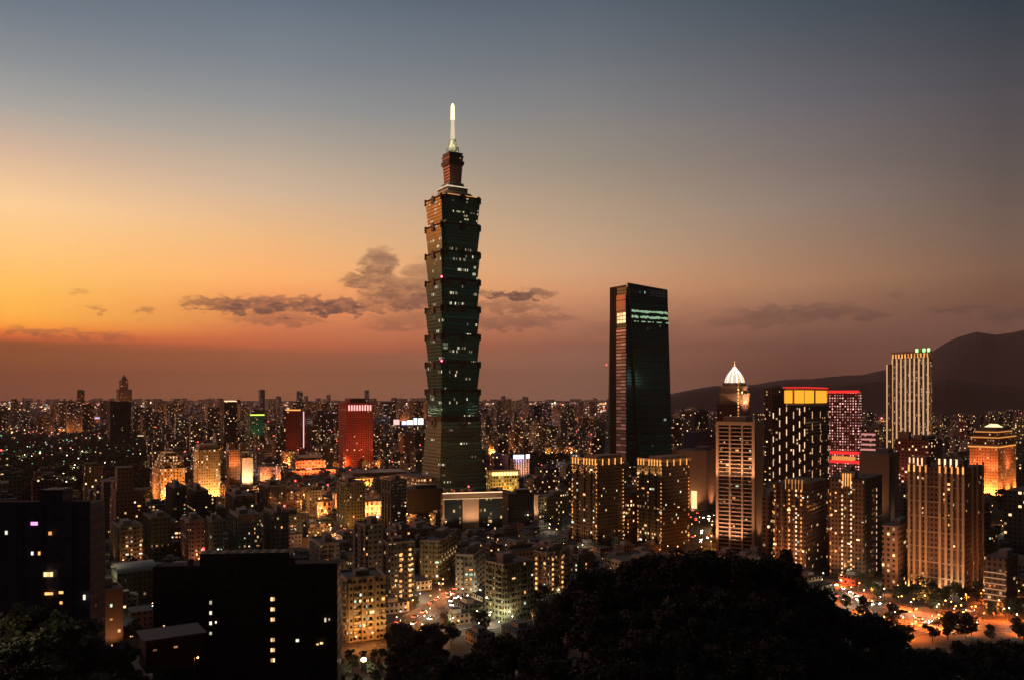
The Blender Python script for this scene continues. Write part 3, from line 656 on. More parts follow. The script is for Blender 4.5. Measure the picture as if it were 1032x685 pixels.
# ------------------------------------------------------------------ golden palace-like building
b = Bld('golden_palace_block', 'red brown block with stepped golden eaves, brightest at its floodlit base', 'office block', 977, 1006, 1025, 449, 1050, 47, vis=497, land='golden stepped block')
brk = facade('red brick wall', (.30, .12, .07), cw=3.0, ch=3.6, ww=.45, wh=.45, lit=.12, s=1.8, c2=(1, .4, .1)); z = lambda v: ZZ(v, 1050)
b.body([brk, M['roof']])
def ring(b, sc_, v0, v1, m_, nm, zf, grow=0):
    mb = MB(); mb.box(-b.B / 2 * sc_ - grow, b.B / 2 * sc_ + grow, -b.A / 2 * sc_ - grow, b.A / 2 * sc_ + grow, zf(v0), zf(v1)); return b.part(mb, nm, m_)
ring(b, 1.05, 450.5, 448.5, M['beige'], 'eave', z); ring(b, .88, 448.5, 441, brk, 'upper_tier', z); ring(b, .95, 441, 439.6, M['beige'], 'eave', z); ring(b, .70, 439.6, 435.5, brk, 'upper_tier', z); ring(b, .6, 434, 431, M['beige'], 'roof_house', z)
ring(b, .78, 435.5, 434, M['beige'], 'eave', z)
for sc_, v in ((1.055, 450.8), (.955, 441.5), (.78, 436)):
    mb = MB(); w_ = b.B / 2 * sc_; l_ = b.A / 2 * sc_; mb.box(-w_ - .5, -w_ - .2, -l_, l_, z(v), z(v - 1.0)); mb.box(-w_, w_, -l_ - .5, -l_ - .2, z(v), z(v - 1.0)); b.part(mb, 'eave_light', M['led_gold'])
mb = MB(); mb.cyl(0, 0, 11, z(431), z(428), 12, 4); b.part(mb, 'roof_cap', glow('gold roof cap', (1, .7, .35), 1.8))
for p in (.1, .4, .7, .95): b.flood('L', b.A * p, 7, 2, 190000, (1, .42, .1), b.h * .3, 110)
for p in (.1, .5, .9): b.flood('R', b.B * p, 7, 2, 190000, (1, .42, .1), b.h * .3, 110)
for p in (.2, .8): b.flood('L', b.A * p, 12, b.h * .5, 60000, (1, .32, .1), b.h * .8, 110)
b.flood('R', b.B * .5, 12, b.h * .5, 60000, (1, .32, .1), b.h * .8, 110)

# ------------------------------------------------------------------ big front tower pair with gold uplights
wl = facade('umber stone wall', (.11, .062, .042), cw=2.6, ch=3.3, ww=.5, wh=.5, lit=.025, s=1.3)
b = Bld('uplit_tower', 'wide brown residential tower with tall gold uplit piers flaring bright at the foot', 'residential tower', 915, 972, 991, 472, 540, 48, vis=590, land='gold uplit tower')
b.body([wl, M['roof']])
z = lambda v: ZZ(v, 540)
def piers(b, face, us, u0, uw, top=True):
    for u in us:
        s_ = b.length(face) * (u - u0) / uw
        mb = MB(); b.fb(mb, face, s_ - .75, s_ + .75, 0, b.h + 2, .9); b.part(mb, 'pier', M['beige'])
        b.flood(face, s_, 1.9, 1.0, 9000, (1, .42, .12), 15, 55)
        b.flood(face, s_, 3.0, 26, 800, (1, .40, .16), 60, 45)
        if top: mb = MB(); b.fb(mb, face, s_ - .45, s_ + .45, b.h - 3.5, b.h + 1, 1.15, -.92); b.part(mb, 'pier_lamp', M['led_gold'])
piers(b, 'L', (916.5, 922, 928, 934, 948, 954, 960, 966, 971), 915, 57)
piers(b, 'R', (979, 984, 990), 972, 19, False)
mb = MB(); b.fb(mb, 'L', b.A * .0, b.A * .33, b.h, z(462), -.5, 9); b.part(mb, 'roof_crown', wl)
mb = MB(); b.fb(mb, 'L', b.A * .5, b.A * .98, b.h, z(464), -.5, 9); b.part(mb, 'roof_crown', wl)
for k in range(1, 8):
    mb = MB(); b.fb(mb, 'L', 0, b.A, k * 9.9, k * 9.9 + .5, .5); b.part(mb, 'string_course', M['beige'])
for s0, s1 in ((.02, .32), (.55, .95)):
    mb = MB(); 
    for k in range(4): b.fb(mb, 'L', b.A * (s0 + (s1 - s0) * k / 4), b.A * (s0 + (s1 - s0) * (k + .3) / 4), b.h + .5, z(463), .1, -.0)
    b.part(mb, 'crown_light', M['led_warm'])
b.windows(26, 'L', 2.6, 3.3, 5, None, 1.3, 1.4); b.windows(10, 'R', 2.6, 3.3, 5, None, 1.2, 1.3)
for p in (.1, .5, .9): b.flood('L', b.A * p, 24, 6, 30000, (1, .36, .12), 45, 110)
b.flood('R', b.B * .5, 24, 6, 16000, (1, .25, .09), 45, 110)

b = Bld('lamp_edged_tower', 'brown residential tower with two warm chains of lamps and lit roof fins', 'residential tower', 836, 872, 889, 482, 590, 48, vis=584, land='lamp-edged brown tower')
b.body([wl, M['roof']])
for u in (849.5, 858.5): dashes(b, 'L', b.A * (u - 836) / 36, 3, b.h - 3, 3.2, 1.6, 'led_warm', 1.0, .06)
dashes(b, 'R', b.B * .55, 3, b.h - 8, 4.4, 2.4, 'led_warm', .8, .05); dashes(b, 'L', 1, 3, b.h - 4, 5.0, 1.8, 'led_gold', .7, .3)
mb = MB()
for k in range(4): b.fb(mb, 'L', b.A * (.37 + k * .07), b.A * (.40 + k * .07), b.h - 6, b.h + 3, .3)
b.part(mb, 'crown_light', M['led_gold'])
mb = MB(); b.fb(mb, 'L', b.A * .3, b.A * .7, b.h, b.h + 4, -.3, 8); b.part(mb, 'roof_house', M['conc'])
mb = MB()
for s0, s1 in ((.03, .33), (.40, .58), (.68, .97)): b.fb(mb, 'L', b.A * s0, b.A * s1, 0, b.h - 1, .8 if s0 != .40 else .2)
b.part(mb, 'bay', facade('tan bay wall', (.15, .09, .055), lit=.03, s=1.3, cw=2.4, ch=3.2))
b.windows(22, 'L', 3, 3.2, 5, None, 1.3, 1.3, t=.9)
for p in (.2, .8): b.flood('L', b.A * p, 20, 5, 30000, (1, .34, .12), 32, 110)

# ------------------------------------------------------------------ twin lit residential towers
def twin(u0, uc, u1, vt, d, label, land, name='residential_tower', n=24):
    b = Bld(name, label, 'residential tower', u0, uc, u1, vt, d, 50, vis=556, group='towers with lit crowns before the tapered skyscraper', land=land)
    wb = facade('olive brown wall ' + land, (.13, .09, .05), cw=2.7, ch=3.2, ww=.5, wh=.5, lit=.035, s=1.4)
    b.body([wb, M['roof']])
    mb = MB()
    for s0, s1 in ((.0, .2), (.3, .48), (.56, .74), (.84, 1.0)): b.fb(mb, 'L', b.A * s0, b.A * s1, 0, b.h - 1, 1.3)
    b.part(mb, 'bay', wb)
    for s_ in (.015, .99): dashes(b, 'L', max(1, b.A * s_ - .6), 3, b.h - 2, 3.2, 1.3, 'led_gold', .9, .3)
    dashes(b, 'R', b.B * .92, 3, b.h - 2, 3.2, 1.3, 'led_gold', .9, .3)
    mb = MB(); mb.box(-b.B / 2 + 2, b.B / 2 - 2, -b.A / 2 + 2, b.A * .1, b.h, b.h + 5); b.part(mb, 'roof_house', M['beige'])
    mb = MB(); b.fb(mb, 'L', 0, b.A, b.h + .2, b.h + 3.0, 1.4, -.4); b.fb(mb, 'R', 0, b.B, b.h + .2, b.h + 3.0, 1.4, -.4); b.part(mb, 'parapet', plain('crown parapet ' + land, (.5, .34, .18)))
    mb = MB()
    for k in range(9):
        if k not in (3,): b.fb(mb, 'L', b.A * (.04 + k * .11), b.A * (.04 + k * .11) + .9, b.h - 3.0, b.h + 2.4, 1.7, -1.4)
    for k in range(4): b.fb(mb, 'R', b.B * (.1 + k * .24), b.B * (.1 + k * .24) + .9, b.h - 3, b.h + 2.4, 1.7, -1.4)
    b.part(mb, 'crown_light', M['led_gold'])
    b.windows(n, 'L', 2.7, 3.2, 4, None, 1.6, 1.6, t=1.36); b.windows(n // 3, 'R', 2.7, 3.2, 4, None, 1.5, 1.5)
    for p in (.1, .4, .7, .95): b.flood('L', b.A * p, 5, b.h - 12, 4500, (1, .55, .2), b.h + 1, 120)
    for p in (.1, .5, .9): b.flood('L', b.A * p, 8, 3, 3500, (1, .5, .18), 25, 100)
    return b
twin(577, 603, 629, 465, 725, 'olive brown residential tower with lit crown, in front of tapered skyscraper, nearer the pagoda', 'left crowned residential tower')
twin(643, 668, 695, 466, 715, 'olive brown residential tower with lit crown, at the right foot of the tapered skyscraper', 'right crowned residential tower')

# ------------------------------------------------------------------ left and centre landmarks
b = Bld('red_office_tower', 'dark red office tower with a row of bright arch lights under its roof', 'office tower', 341, 349, 376, 405, 1500, 30, vis=470, land='dark red arched tower')
redw = facade('red tower wall', (.30, .055, .035), cw=4.2, ch=4.0, ww=.5, wh=.5, lit=.03, cluster=3, crow=.5, s=1.6, glass=(.07, .02, .016)); b.body([redw, M['roof']]); z = lambda v: ZZ(v, 1500)
mb = MB(); mb.box(-b.B / 2 * .6, b.B / 2 * .6, -b.A / 2 * .6, b.A / 2 * .6, b.h, z(401)); b.part(mb, 'roof_house', redw)
for k in range(9):
    mb = MB(); p = b.B * (.1 + .8 * k / 8); b.fb(mb, 'R', p - 1.2, p + 1.2, z(413.5), z(408), 1); b.part(mb, 'arch_light', M['led_pink'])
mb = MB(); b.fb(mb, 'R', 0, b.B, z(407), z(405.5), 1.5); b.fb(mb, 'L', 0, b.A, z(407), z(405.5), 1.5); b.part(mb, 'cornice', redw)
for p in (-10, b.B * .25, b.B * .75, b.B + 10): b.flood('R', p, 45, 30, 20000, (1, .30, .18), 70, 110)
b = Bld('small_red_tower', 'short red brown tower with lit roof edge and one bright vertical stripe', 'office tower', 288, 303, 313, 413, 1700, 40, vis=452, land='short striped red tower')
b.body([redw, M['roof']]); mb = MB(); b.fb(mb, 'L', 0, b.A, b.h - 1, b.h + 1.4, 1); b.part(mb, 'roof_edge_light', M['led_gold'])
mb = MB(); b.fb(mb, 'R', b.B * .25, b.B * .29, 25, b.h - 3, 1); b.part(mb, 'light_strip', M['led_pink']); b.flood('L', b.A * .5, 40, 20, 20000, (1, .3, .15), 60, 110)
b = Bld('dark_office_slab', 'dark slab tower with a thin white lit roof edge', 'office tower', 222, 226, 238.5, 404, 1900, 35, vis=444, land='dark slab with white roof edge')
b.body([facade('charcoal wall', (.06, .045, .045), lit=.05, s=3), M['roof']]); mb = MB(); b.fb(mb, 'R', 0, b.B, b.h - 1, b.h + 1.5, 1); b.part(mb, 'roof_edge_light', M['led_warm'])
b = Bld('green_lit_block', 'squat block washed in green light with a yellow line on top', 'office block', 247, 252, 266.5, 417, 1800, 35, vis=432, land='green lit block')
b.body([facade('green washed wall', (.12, .2, .13), lit=.1, s=2), M['roof']]); mb = MB(); b.fb(mb, 'R', 0, b.B, b.h - 3, b.h - .5, 1); b.part(mb, 'sign_line', glow('yellow green line', (.6, .8, .1), 2.0))
b.flood('R', b.B * .5, 30, 40, 18000, (.1, 1, .5), b.h - 5, 110)
b = Bld('needle_topped_tower', 'distant stepped tower with a pointed top rising behind a black slab', 'skyscraper', 117, 119, 133, 392, 4500, 35, vis=404, land='pointed far tower')
z = lambda v: ZZ(v, 4500); pk = facade('far pink stone', (.28, .2, .18), lit=.05, s=3, cw=5, ch=5); b.body([pk, M['roof']])
mb = MB(); w_ = b.B * .32; mb.box(-w_, w_ * .8, -w_, w_, b.h, z(383)); mb.prism([(-w_, -w_), (w_ * .8, -w_), (w_ * .8, w_), (-w_, w_)], z(383), [(-1, -1), (1, -1), (1, 1), (-1, 1)], z(377.5)); b.part(mb, 'pointed_top', pk)
b = Bld('black_slab_tower', 'black featureless slab tower before the pointed far tower', 'office tower', 108, 111, 132, 404, 2300, 30, vis=448, land='black slab tower')
b.body([facade('blackish green glass', (.01, .015, .015), lit=.01, s=1, glass=(.008, .014, .014), tint=(.2, .5, .45)), M['roof']])
gold = facade('gold lit grid', (.42, .27, .13), cw=3.4, ch=3.6, ww=.55, wh=.55, lit=.4, s=2.1, c1=(1, .62, .3), c2=(1, .45, .16), glass=(.1, .05, .02))
b = Bld('stepped_gold_block', 'gold lit apartment block whose shoulders step in toward a flat top', 'apartment block', 153.5, 162, 186.5, 472, 1000, 32, vis=503, land='stepped gold block')
b.body([gold, M['roof']]); z = lambda v: ZZ(v, 1000)
for q, v0, v1 in ((.86, 472, 466), (.7, 466, 460), (.5, 460, 457)): ring(b, q, v0, v1, [gold, M['roof']], 'upper_tier', z)
for p in (.1, .5, .9): b.flood('R', b.B * p, 8, 3, 55000, (1, .42, .12), 25, 110)
b = Bld('gold_grid_block', 'tall gold lit apartment block with dense window grid and bright foot lamp', 'apartment block', 195, 200, 222, 453, 1000, 32, vis=496, land='gold grid block')
b.body([facade('pale gold grid', (.4, .3, .18), cw=2.8, ch=3.3, ww=.5, wh=.5, lit=.3, s=1.8, c1=(1, .72, .4), c2=(1, .55, .25), glass=(.08, .05, .025)), M['roof']]); mb = MB(); mb.box(-b.B / 2 + 2, b.B / 2 - 2, -b.A / 3, b.A / 3, b.h, b.h + 6); b.part(mb, 'roof_house', M['cream'])
for p in (.1, .6, .95): b.flood('R', b.B * p, 8, 3, 60000, (1, .55, .18), 28, 110)
b = Bld('orange_block', 'orange washed narrow block with two roof lamps', 'apartment block', 228, 231, 242, 453, 1050, 32, vis=488, land='narrow orange block')
b.body([facade('orange wall', (.3, .14, .07), lit=.06, s=1.6), M['roof']])
for p in (.2, .8): b.flood('R', b.B * p, 9, b.h * .6, 26000, (1, .35, .1), b.h, 120)
b = Bld('pale_lit_block', 'small block with one blank floodlit cream face', 'apartment block', 243, 244, 255, 461, 1060, 32, vis=484, land='floodlit cream block')
b.body([M['cream'], M['roof']])
for p in (.3, .7): b.flood('R', b.B * p, 14, 20, 32000, (1, .68, .4), b.h * .7, 120)

# shopping halls glowing orange left of the pagoda tower
b = Bld('long_shopping_hall', 'long low hall with dark sloping roof and orange lit gallery facade', 'shopping hall', 345, 352, 430, 482, 1150, 20, vis=490, land='long lit shopping hall')
orf = facade('orange gallery wall', (.4, .24, .13), cw=5, ch=5.5, ww=.6, wh=.7, lit=.62, s=1.5, c1=(1, .55, .22), c2=(1, .4, .12)); b.body([orf, M['roof']]); z = lambda v: ZZ(v, 1150)
mb = MB(); mb.box(-b.B / 2 - 2, b.B / 2 + 2, -b.A / 2 - 2, b.A / 2 + 2, b.h, b.h + 2.5); mb.box(-b.B / 2 * .9, b.B / 2 * .5, -b.A / 2 * .9, b.A / 2 * .9, b.h + 2.5, b.h + 7); b.part(mb, 'roof', M['dark'])
for k in range(7): b.flood('R', b.B * (.06 + k * .146), 14, 4, 100000, (1, .42, .12), 16, 120)
b = Bld('vaulted_hall', 'rust coloured hall with a broad raised middle glowing orange from below', 'exhibition hall', 285, 290, 345, 474, 1330, 22, vis=486, land='rust raised hall')
rw = facade('rust hall wall', (.34, .13, .07), cw=5, ch=5, ww=.5, wh=.5, lit=.12, s=1.6, c2=(1, .35, .1)); b.body([rw, M['roof']]); z = lambda v: ZZ(v, 1330)
mb = MB(); mb.box(-b.B / 2 * .7, b.B / 2 * .4, -b.A / 2 * .8, b.A / 2 * .8, b.h, z(464)); b.part(mb, 'raised_middle', rw); mb = MB(); mb.box(-b.B / 2 * .6, b.B / 2 * .25, -b.A / 2 * .7, b.A / 2 * .7, z(464), z(460)); b.part(mb, 'roof', M['dark'])
for k in range(6): b.flood('R', b.B * (.08 + k * .17), 14, 4, 110000, (1, .30, .1), 25, 120)
for i, (u0, uc, u1, vt, d, vb, lb) in enumerate(((335, 338, 362, 497, 960, 512, 'orange lit low block under the long shopping hall'), (390, 392, 412, 494, 960, 526, 'bright orange lit block with galleries below the long shopping hall'),
        (318, 320, 334, 505, 900, 528, 'narrow orange lit block left of the low shopping block'), (258, 262, 283, 470, 1250, 490, 'pinkish speckled block left of the rust raised hall'),
        (350, 354, 388, 506, 900, 516, 'low reddish roofed block between two orange lit blocks'), (404, 407, 428, 478, 1200, 486, 'cream gallery block against the pagoda tower foot'))):
    b = Bld('lit_gallery_block', lb, 'shop block', u0, uc, u1, vt, d, 28, vis=vb, group='orange lit shop blocks by the halls')
    b.body([orf if i != 3 else facade('speckled pink wall', (.25, .15, .13), lit=.3, s=1.8, c1=(1, .7, .6)), M['roof']])
    mb = MB(); mb.box(-b.B / 2 * .4, b.B / 2 * .5, -b.A / 2 * .5, b.A / 2 * .4, b.h, b.h + 3.5); b.part(mb, 'roof_house', M['conc'])
    for p in (.15, .5, .85): b.flood('R', b.B * p, 10, 4, 45000, (1, .38, .12), b.h * .6, 120)

# dark glass building with a pale T-shaped frame
b = Bld('framed_glass_block', 'dark glass block with a pale T-shaped frame and lit roof edge', 'office block', 444, 446, 506, 498, 800, 14, vis=545, land='pale framed glass block')
b.body([facade('blue green glass', (.015, .03, .03), cw=2, ch=3.6, ww=.85, wh=.7, lit=.06, s=.9, glass=(.02, .045, .05)), M['roof']])
mb = MB(); b.fb(mb, 'R', 0, b.B, b.h - 4, b.h + .8, 1.5); b.fb(mb, 'R', b.B * .33, b.B * .60, 0, b.h - 4.01, 1.5); b.fb(mb, 'R', 0, 1.6, 0, b.h - 4.01, 1.5); b.part(mb, 'frame', plain('pale frame panels', (.52, .40, .30), .7, var=.1))
mb = MB(); b.fb(mb, 'R', 0, b.B, b.h - 4.6, b.h - 4.05, 2, -1.55); b.part(mb, 'edge_light', glow('dim gold strip', (1, .6, .3), .9)); mb = MB(); b.fb(mb, 'R', 0, b.B, b.h + .85, b.h + 1.5, 1.2, -.3); b.part(mb, 'roof_edge_light', M['led_warm'])
for p in (.1, .4, .55, .85): b.flood('R', b.B * p, 15, 8, 9000, (1, .55, .3), b.h * .8, 110)
b = Bld('round_lit_pavilion', 'low golden hall with a bright yellow lit upper gallery', 'hall', 490, 494, 523, 474, 1000, 25, vis=490, land='golden gallery hall')
b.body([facade('gold hall wall', (.4, .3, .14), cw=3.4, ch=4.4, ww=.6, wh=.6, lit=.5, s=1.2, c1=(1, .75, .25), c2=(.8, .8, .2)), M['roof']])
for k in range(9):
    mb = MB(); b.fb(mb, 'R', b.B * (.08 + k * .1), b.B * (.08 + k * .1) + 2.4, b.h - 6, b.h - 2, .6); b.part(mb, 'gallery_lamp', glow('gold gallery lamp', (1, .6, .2), 3.2) if k == 0 else bpy.data.materials['gold gallery lamp'])
mb = MB(); b.fb(mb, 'R', 0, b.B, b.h - 1.2, b.h + .6, 2); b.part(mb, 'cornice', M['beige'])
b.flood('R', b.B * .5, 16, 4, 90000, (1, .6, .15), 15, 120)
b = Bld('blue_sign_block', 'beige block carrying a long blue white rooftop sign', 'office block', 514, 518, 533.5, 462, 1250, 30, vis=478, land='blue rooftop sign block')
b.body([facade('beige sign block wall', (.3, .2, .14), lit=.05, s=1.5, cw=4, ch=3.6), M['roof']])
mb = MB(); b.fb(mb, 'R', 0, b.B * .62, b.h + .5, b.h + 5.5, 1, 0); sg = b.part(mb, 'rooftop_sign', glow('white sign face', (.8, .85, 1), 3.5)); mb = MB(); b.fb(mb, 'R', -1.5, b.B * .12, b.h + .2, b.h + 6, 1.2, -1.05); b.part(mb, 'blue_logo', M['led_blue']); mb = MB(); b.fb(mb, 'R', b.B * .78, b.B, b.h + .5, b.h + 6, 1); b.part(mb, 'rooftop_sign', M['led_white'])
mb = MB(); 
for k in range(6): b.fb(mb, 'R', b.B * (.1 + k * .16), b.B * (.16 + k * .16), 4, b.h - 1, .9)
b.part(mb, 'pier', M['cream']); b.flood('R', b.B * .5, 22, 10, 60000, (1, .5, .3), b.h, 110); light(b.root, (-b.B * .2, -b.A / 2 - 5, b.h + 4), 16000, (.3, .4, 1), 1)
b = Bld('far_sign_hall', 'distant low hall crowned by blue white illuminated billboards', 'hall', 394, 396, 428, 428, 2400, 25, vis=434)
b.body([facade('pale hall wall', (.3, .25, .22), lit=.2, s=2, cw=5, ch=5), M['roof']])
for p0, p1, m_ in ((.02, .2, 'led_pink'), (.28, .42, 'led_blue'), (.45, .62, 'led_white'), (.65, .76, 'led_blue'), (.8, .95, 'led_white')):
    mb = MB(); b.fb(mb, 'R', b.B * p0, b.B * p1, b.h + 1, b.h + random.uniform(10, 20), 1); b.part(mb, 'billboard', M[m_])

# right side secondary blocks
SB = [('tan_slab', 'blank tan slab with dark notch, behind the lamp-edged brown tower', 'apartment slab', 866, 896, 906, 457, 700, 50, 528, 'beige', 'blank tan slab'),
      ('terraced_block', 'pinkish lower block with two raised roof boxes at the ribbed tower foot', 'office block', 902, 936, 950, 443, 900, 52, 458, 'rust red', None),
      ('lit_floor_block', 'small white and red striped block beside the red dotted slab', 'office block', 868, 886, 893, 430, 1150, 50, 462, 'pinkish', None),
      ('blue_block', 'plain dark blue block behind the beige museum-like block', 'office block', 689, 700, 721, 435, 1150, 45, 452, 'blue', None),
      ('dark_far_block', 'dark rough topped block right of the tapered skyscraper', 'office block', 686, 700, 714, 414, 1500, 45, 434, 'dark grey', None),
      ('museum_block', 'tan low block with one glowing doorway facade, below the dark blue block', 'museum', 682, 712, 722, 454, 950, 52, 490, 'tan', 'tan museum block'),
      ('edge_block', 'dark block cut by the right picture edge beside the golden stepped block', 'apartment block', 1024, 1060, 1075, 444, 900, 45, 520, 'dark grey', None),
      ('edge_tower', 'dark low block with a single lit floor near the right edge', 'apartment block', 1012, 1050, 1070, 496, 640, 45, 560, 'dark grey', None),
      ('curved_terrace_block', 'low apartment block with bright horizontal balcony lines, right of the gold uplit tower', 'apartment block', 992, 1014, 1026, 563, 500, 45, 602, 'terrace', 'low bright-lined block'),
      ('brown_slim_tower', 'slim brown slab left of the lamp-edged brown tower, behind the striped tower', 'apartment slab', 768, 775, 781, 500, 640, 45, 560, 'brown', None),
      ('brown_rear_tower', 'brown slab tower with dim windows behind the yellow-topped black tower', 'office slab', 770, 783, 790, 391, 1000, 50, 470, 'brown', None),
      ('infill_tower', 'plain reddish tower squeezed between the two crowned residential towers', 'apartment tower', 627, 635, 645, 500, 740, 45, 553, 'rust red', None),
      ('gap_tower', 'dark brown tower between the lamp-edged tower and the gold uplit tower', 'apartment tower', 889, 905, 917, 530, 560, 45, 588, 'brown', None),
      ('pale_flat_block', 'pale greenish flat block with one bright end wall, left of the crowned towers', 'apartment block', 537, 551, 576, 500, 860, 45, 545, 'olive grey', 'pale flat block'),
      ('black_flat_block', 'broad black block right of the pale framed glass block', 'office block', 506, 512, 538, 497, 830, 20, 542, 'black', 'broad black block'),
      ('dark_curved_block', 'dark block with a rounded lid next to the pagoda tower base', 'hall', 400, 405, 447, 493, 880, 18, 514, 'black', None)]
M['terrace_w'] = facade('terrace wall', (.10, .06, .045), lit=.08, s=1.5, cw=3, ch=3.3)
M['tanw'] = plain('tan render', (.36, .25, .17), .85, var=.15); M['bluew'] = facade('navy blue wall', (.035, .05, .13), lit=.01, s=1, cw=4)
for nm, lb, cat, u0, uc, u1, vt, d, th, vb, colr, land in SB:
    b = Bld(nm, lb, cat, u0, uc, u1, vt, d, th, vis=vb, land=land)
    m_ = {'blue': M['bluew'], 'tan': M['tanw'], 'terrace': M['terrace_w'], 'black': facade('black block wall', (.02, .022, .022), lit=.02, s=1.2)}.get(colr) or M['mid_' + colr]
    if nm == 'tan_slab': m_ = M['tanw']
    b.body([m_, M['roof']])
    mb = MB(); mb.box(-b.B / 2 * .3, b.B / 2 * .7, -b.A / 2 * .7, b.A / 2 * .1, b.h, b.h + 3.5); b.part(mb, 'roof_house', M['conc'] if colr != 'black' else M['dark'])
    if nm == 'museum_block':
        mb = MB(); b.fb(mb, 'L', b.A * .5, b.A * .68, 2, 22, .5); b.part(mb, 'lit_doorway', glow('doorway light', (1, .6, .28), 1.6)); b.flood('L', b.A * .5, 14, 4, 22000, (1, .45, .2), 25, 110); b.flood('R', b.B * .5, 14, 4, 22000, (1, .4, .2), 25, 110)
    if nm == 'curved_terrace_block':
        for k in range(1, 8):
            mb = MB(); b.fb(mb, 'L', 0, b.A, k * 3.3, k * 3.3 + .35, 1.2); b.part(mb, 'balcony_light_line', glow('dim balcony line', (1, .5, .25), .5) if k == 1 else bpy.data.materials['dim balcony line'])
        for k in range(4): mb = MB(); b.fb(mb, 'L', b.A * (.1 + k * .25), b.A * (.1 + k * .25) + .8, .5, 5, 1.6); b.part(mb, 'entrance_lamp', M['led_gold'])
    if nm == 'tan_slab': b.flood('L', b.A * .3, 20, 30, 9000, (1, .5, .25), b.h * .6, 120); mb = MB(); b.fb(mb, 'R', b.B * .1, b.B * .5, 0, b.h - 3, .4); b.part(mb, 'dark_bay', M['dark'])
    if nm == 'lit_floor_block':
        for k in range(9): mb = MB(); b.fb(mb, 'L', 0, b.A * .8, 20 + k * 7, 22.4 + k * 7, .6); b.part(mb, 'lit_floor_band', glow('dim pink floor', (1, .4, .35), .7) if k == 0 else bpy.data.materials['dim pink floor'])
    if nm == 'terraced_block':
        mb = MB(); b.fb(mb, 'L', b.A * .1, b.A * .4, b.h, b.h + 8, -1, 10); b.fb(mb, 'L', b.A * .55, b.A * .8, b.h, b.h + 5, -1, 10); b.part(mb, 'raised_roof_box', M['tanw']); b.flood('L', b.A * .5, 20, 30, 24000, (1, .34, .26), b.h, 120)
    if nm in ('infill_tower', 'brown_rear_tower', 'terraced_block', 'pale_flat_block'): b.windows(12, 'L', 3, 3.3)
    if nm == 'pale_flat_block':
        mb = MB(); b.fb(mb, 'L', 0, b.A * .45, 0, b.h + 1, 1); b.part(mb, 'end_wall', M['cream']); b.flood('L', 4, 12, 3, 14000, (1, .6, .35), 30, 110)

# ------------------------------------------------------------------ front residential rows
def resid(name, label, u0, uc, u1, vt, d, th, vis, wall, nl=14, nr=8, balc=True, land=None, lampcol=None, mm=('w_warm', 'w_warm', 'w_amber', 'w_white', 'w_green', 'w_dim', 'w_dim', 'w_amber'), group=None):
    b = Bld(name, label, 'apartment block', u0, uc, u1, vt, d, th, vis=vis, land=land, group=group)
    wm = M['near_' + wall]; b.body([wm, M['roof']])
    for face in ('L', 'R'):
        L = b.length(face)
        if L < 6: continue
        n = max(1, int(L / 7))
        mb = MB()
        for k in range(n):
            s0 = L * (k + .12) / n; b.fb(mb, face, s0, s0 + L / n * .34, 0, b.h - 1.5, 1.2)
        b.part(mb, 'bay', wm)
        if balc:
            bm_ = plain('balcony render ' + name + face, tuple(x * 1.25 for x in WALLS[wall]), .85)
            for k in range(n):
                s0 = L * (k + .52) / n; mb = MB(); b.fb(mb, face, s0 + .1, s0 + .3, 3.0, b.h - 2, 1.2)
                for j in range(1, int((b.h - 2) / 3.2)): b.fb(mb, face, s0, s0 + L / n * .42, j * 3.2, j * 3.2 + .95, 1.25)
                b.part(mb, 'balcony_stack', bm_)
    b.windows(nl, 'L', 2.9, 3.2, 4.4, None, 1.5, 1.4, mm, t=.12); b.windows(nr, 'R', 2.9, 3.2, 4.4, None, 1.4, 1.4, mm, t=.12)
    roofkit(b)
    if lampcol:
        for face, f in lampcol: dashes(b, face, b.length(face) * f, 4, b.h - 2, 3.2, 1.5, 'w_amber', 1.6, .08)
    return b
def roofkit(b, n=None):
    mb = MB(); t_ = .35; x, y = b.B / 2, b.A / 2
    for (x0, x1, y0, y1) in ((-x, x, -y, -y + t_), (-x, x, y - t_, y), (-x, -x + t_, -y + t_, y - t_), (x - t_, x, -y + t_, y - t_)): mb.box(x0, x1, y0, y1, b.h + .003, b.h + 1.1)
    b.part(mb, 'parapet', M['conc'])
    w = min(x, y); mb = MB(); px, py = random.uniform(-.3, .3) * x, random.uniform(-.3, .3) * y
    sx, sy = x * random.uniform(.28, .45), y * random.uniform(.28, .45)
    mb.box(px - sx, px + sx, py - sy, py + sy, b.h + .004, b.h + random.uniform(3, 5.5)); b.part(mb, 'roof_house', M['conc'])
    if random.random() < .6:
        mb = MB(); mb.cyl(-px, -py if abs(py) > sy * .2 else y * .7, min(1.4, w * .2), b.h + .6, b.h + 3.2, 10); b.part(mb, 'water_tank', M['steel'])
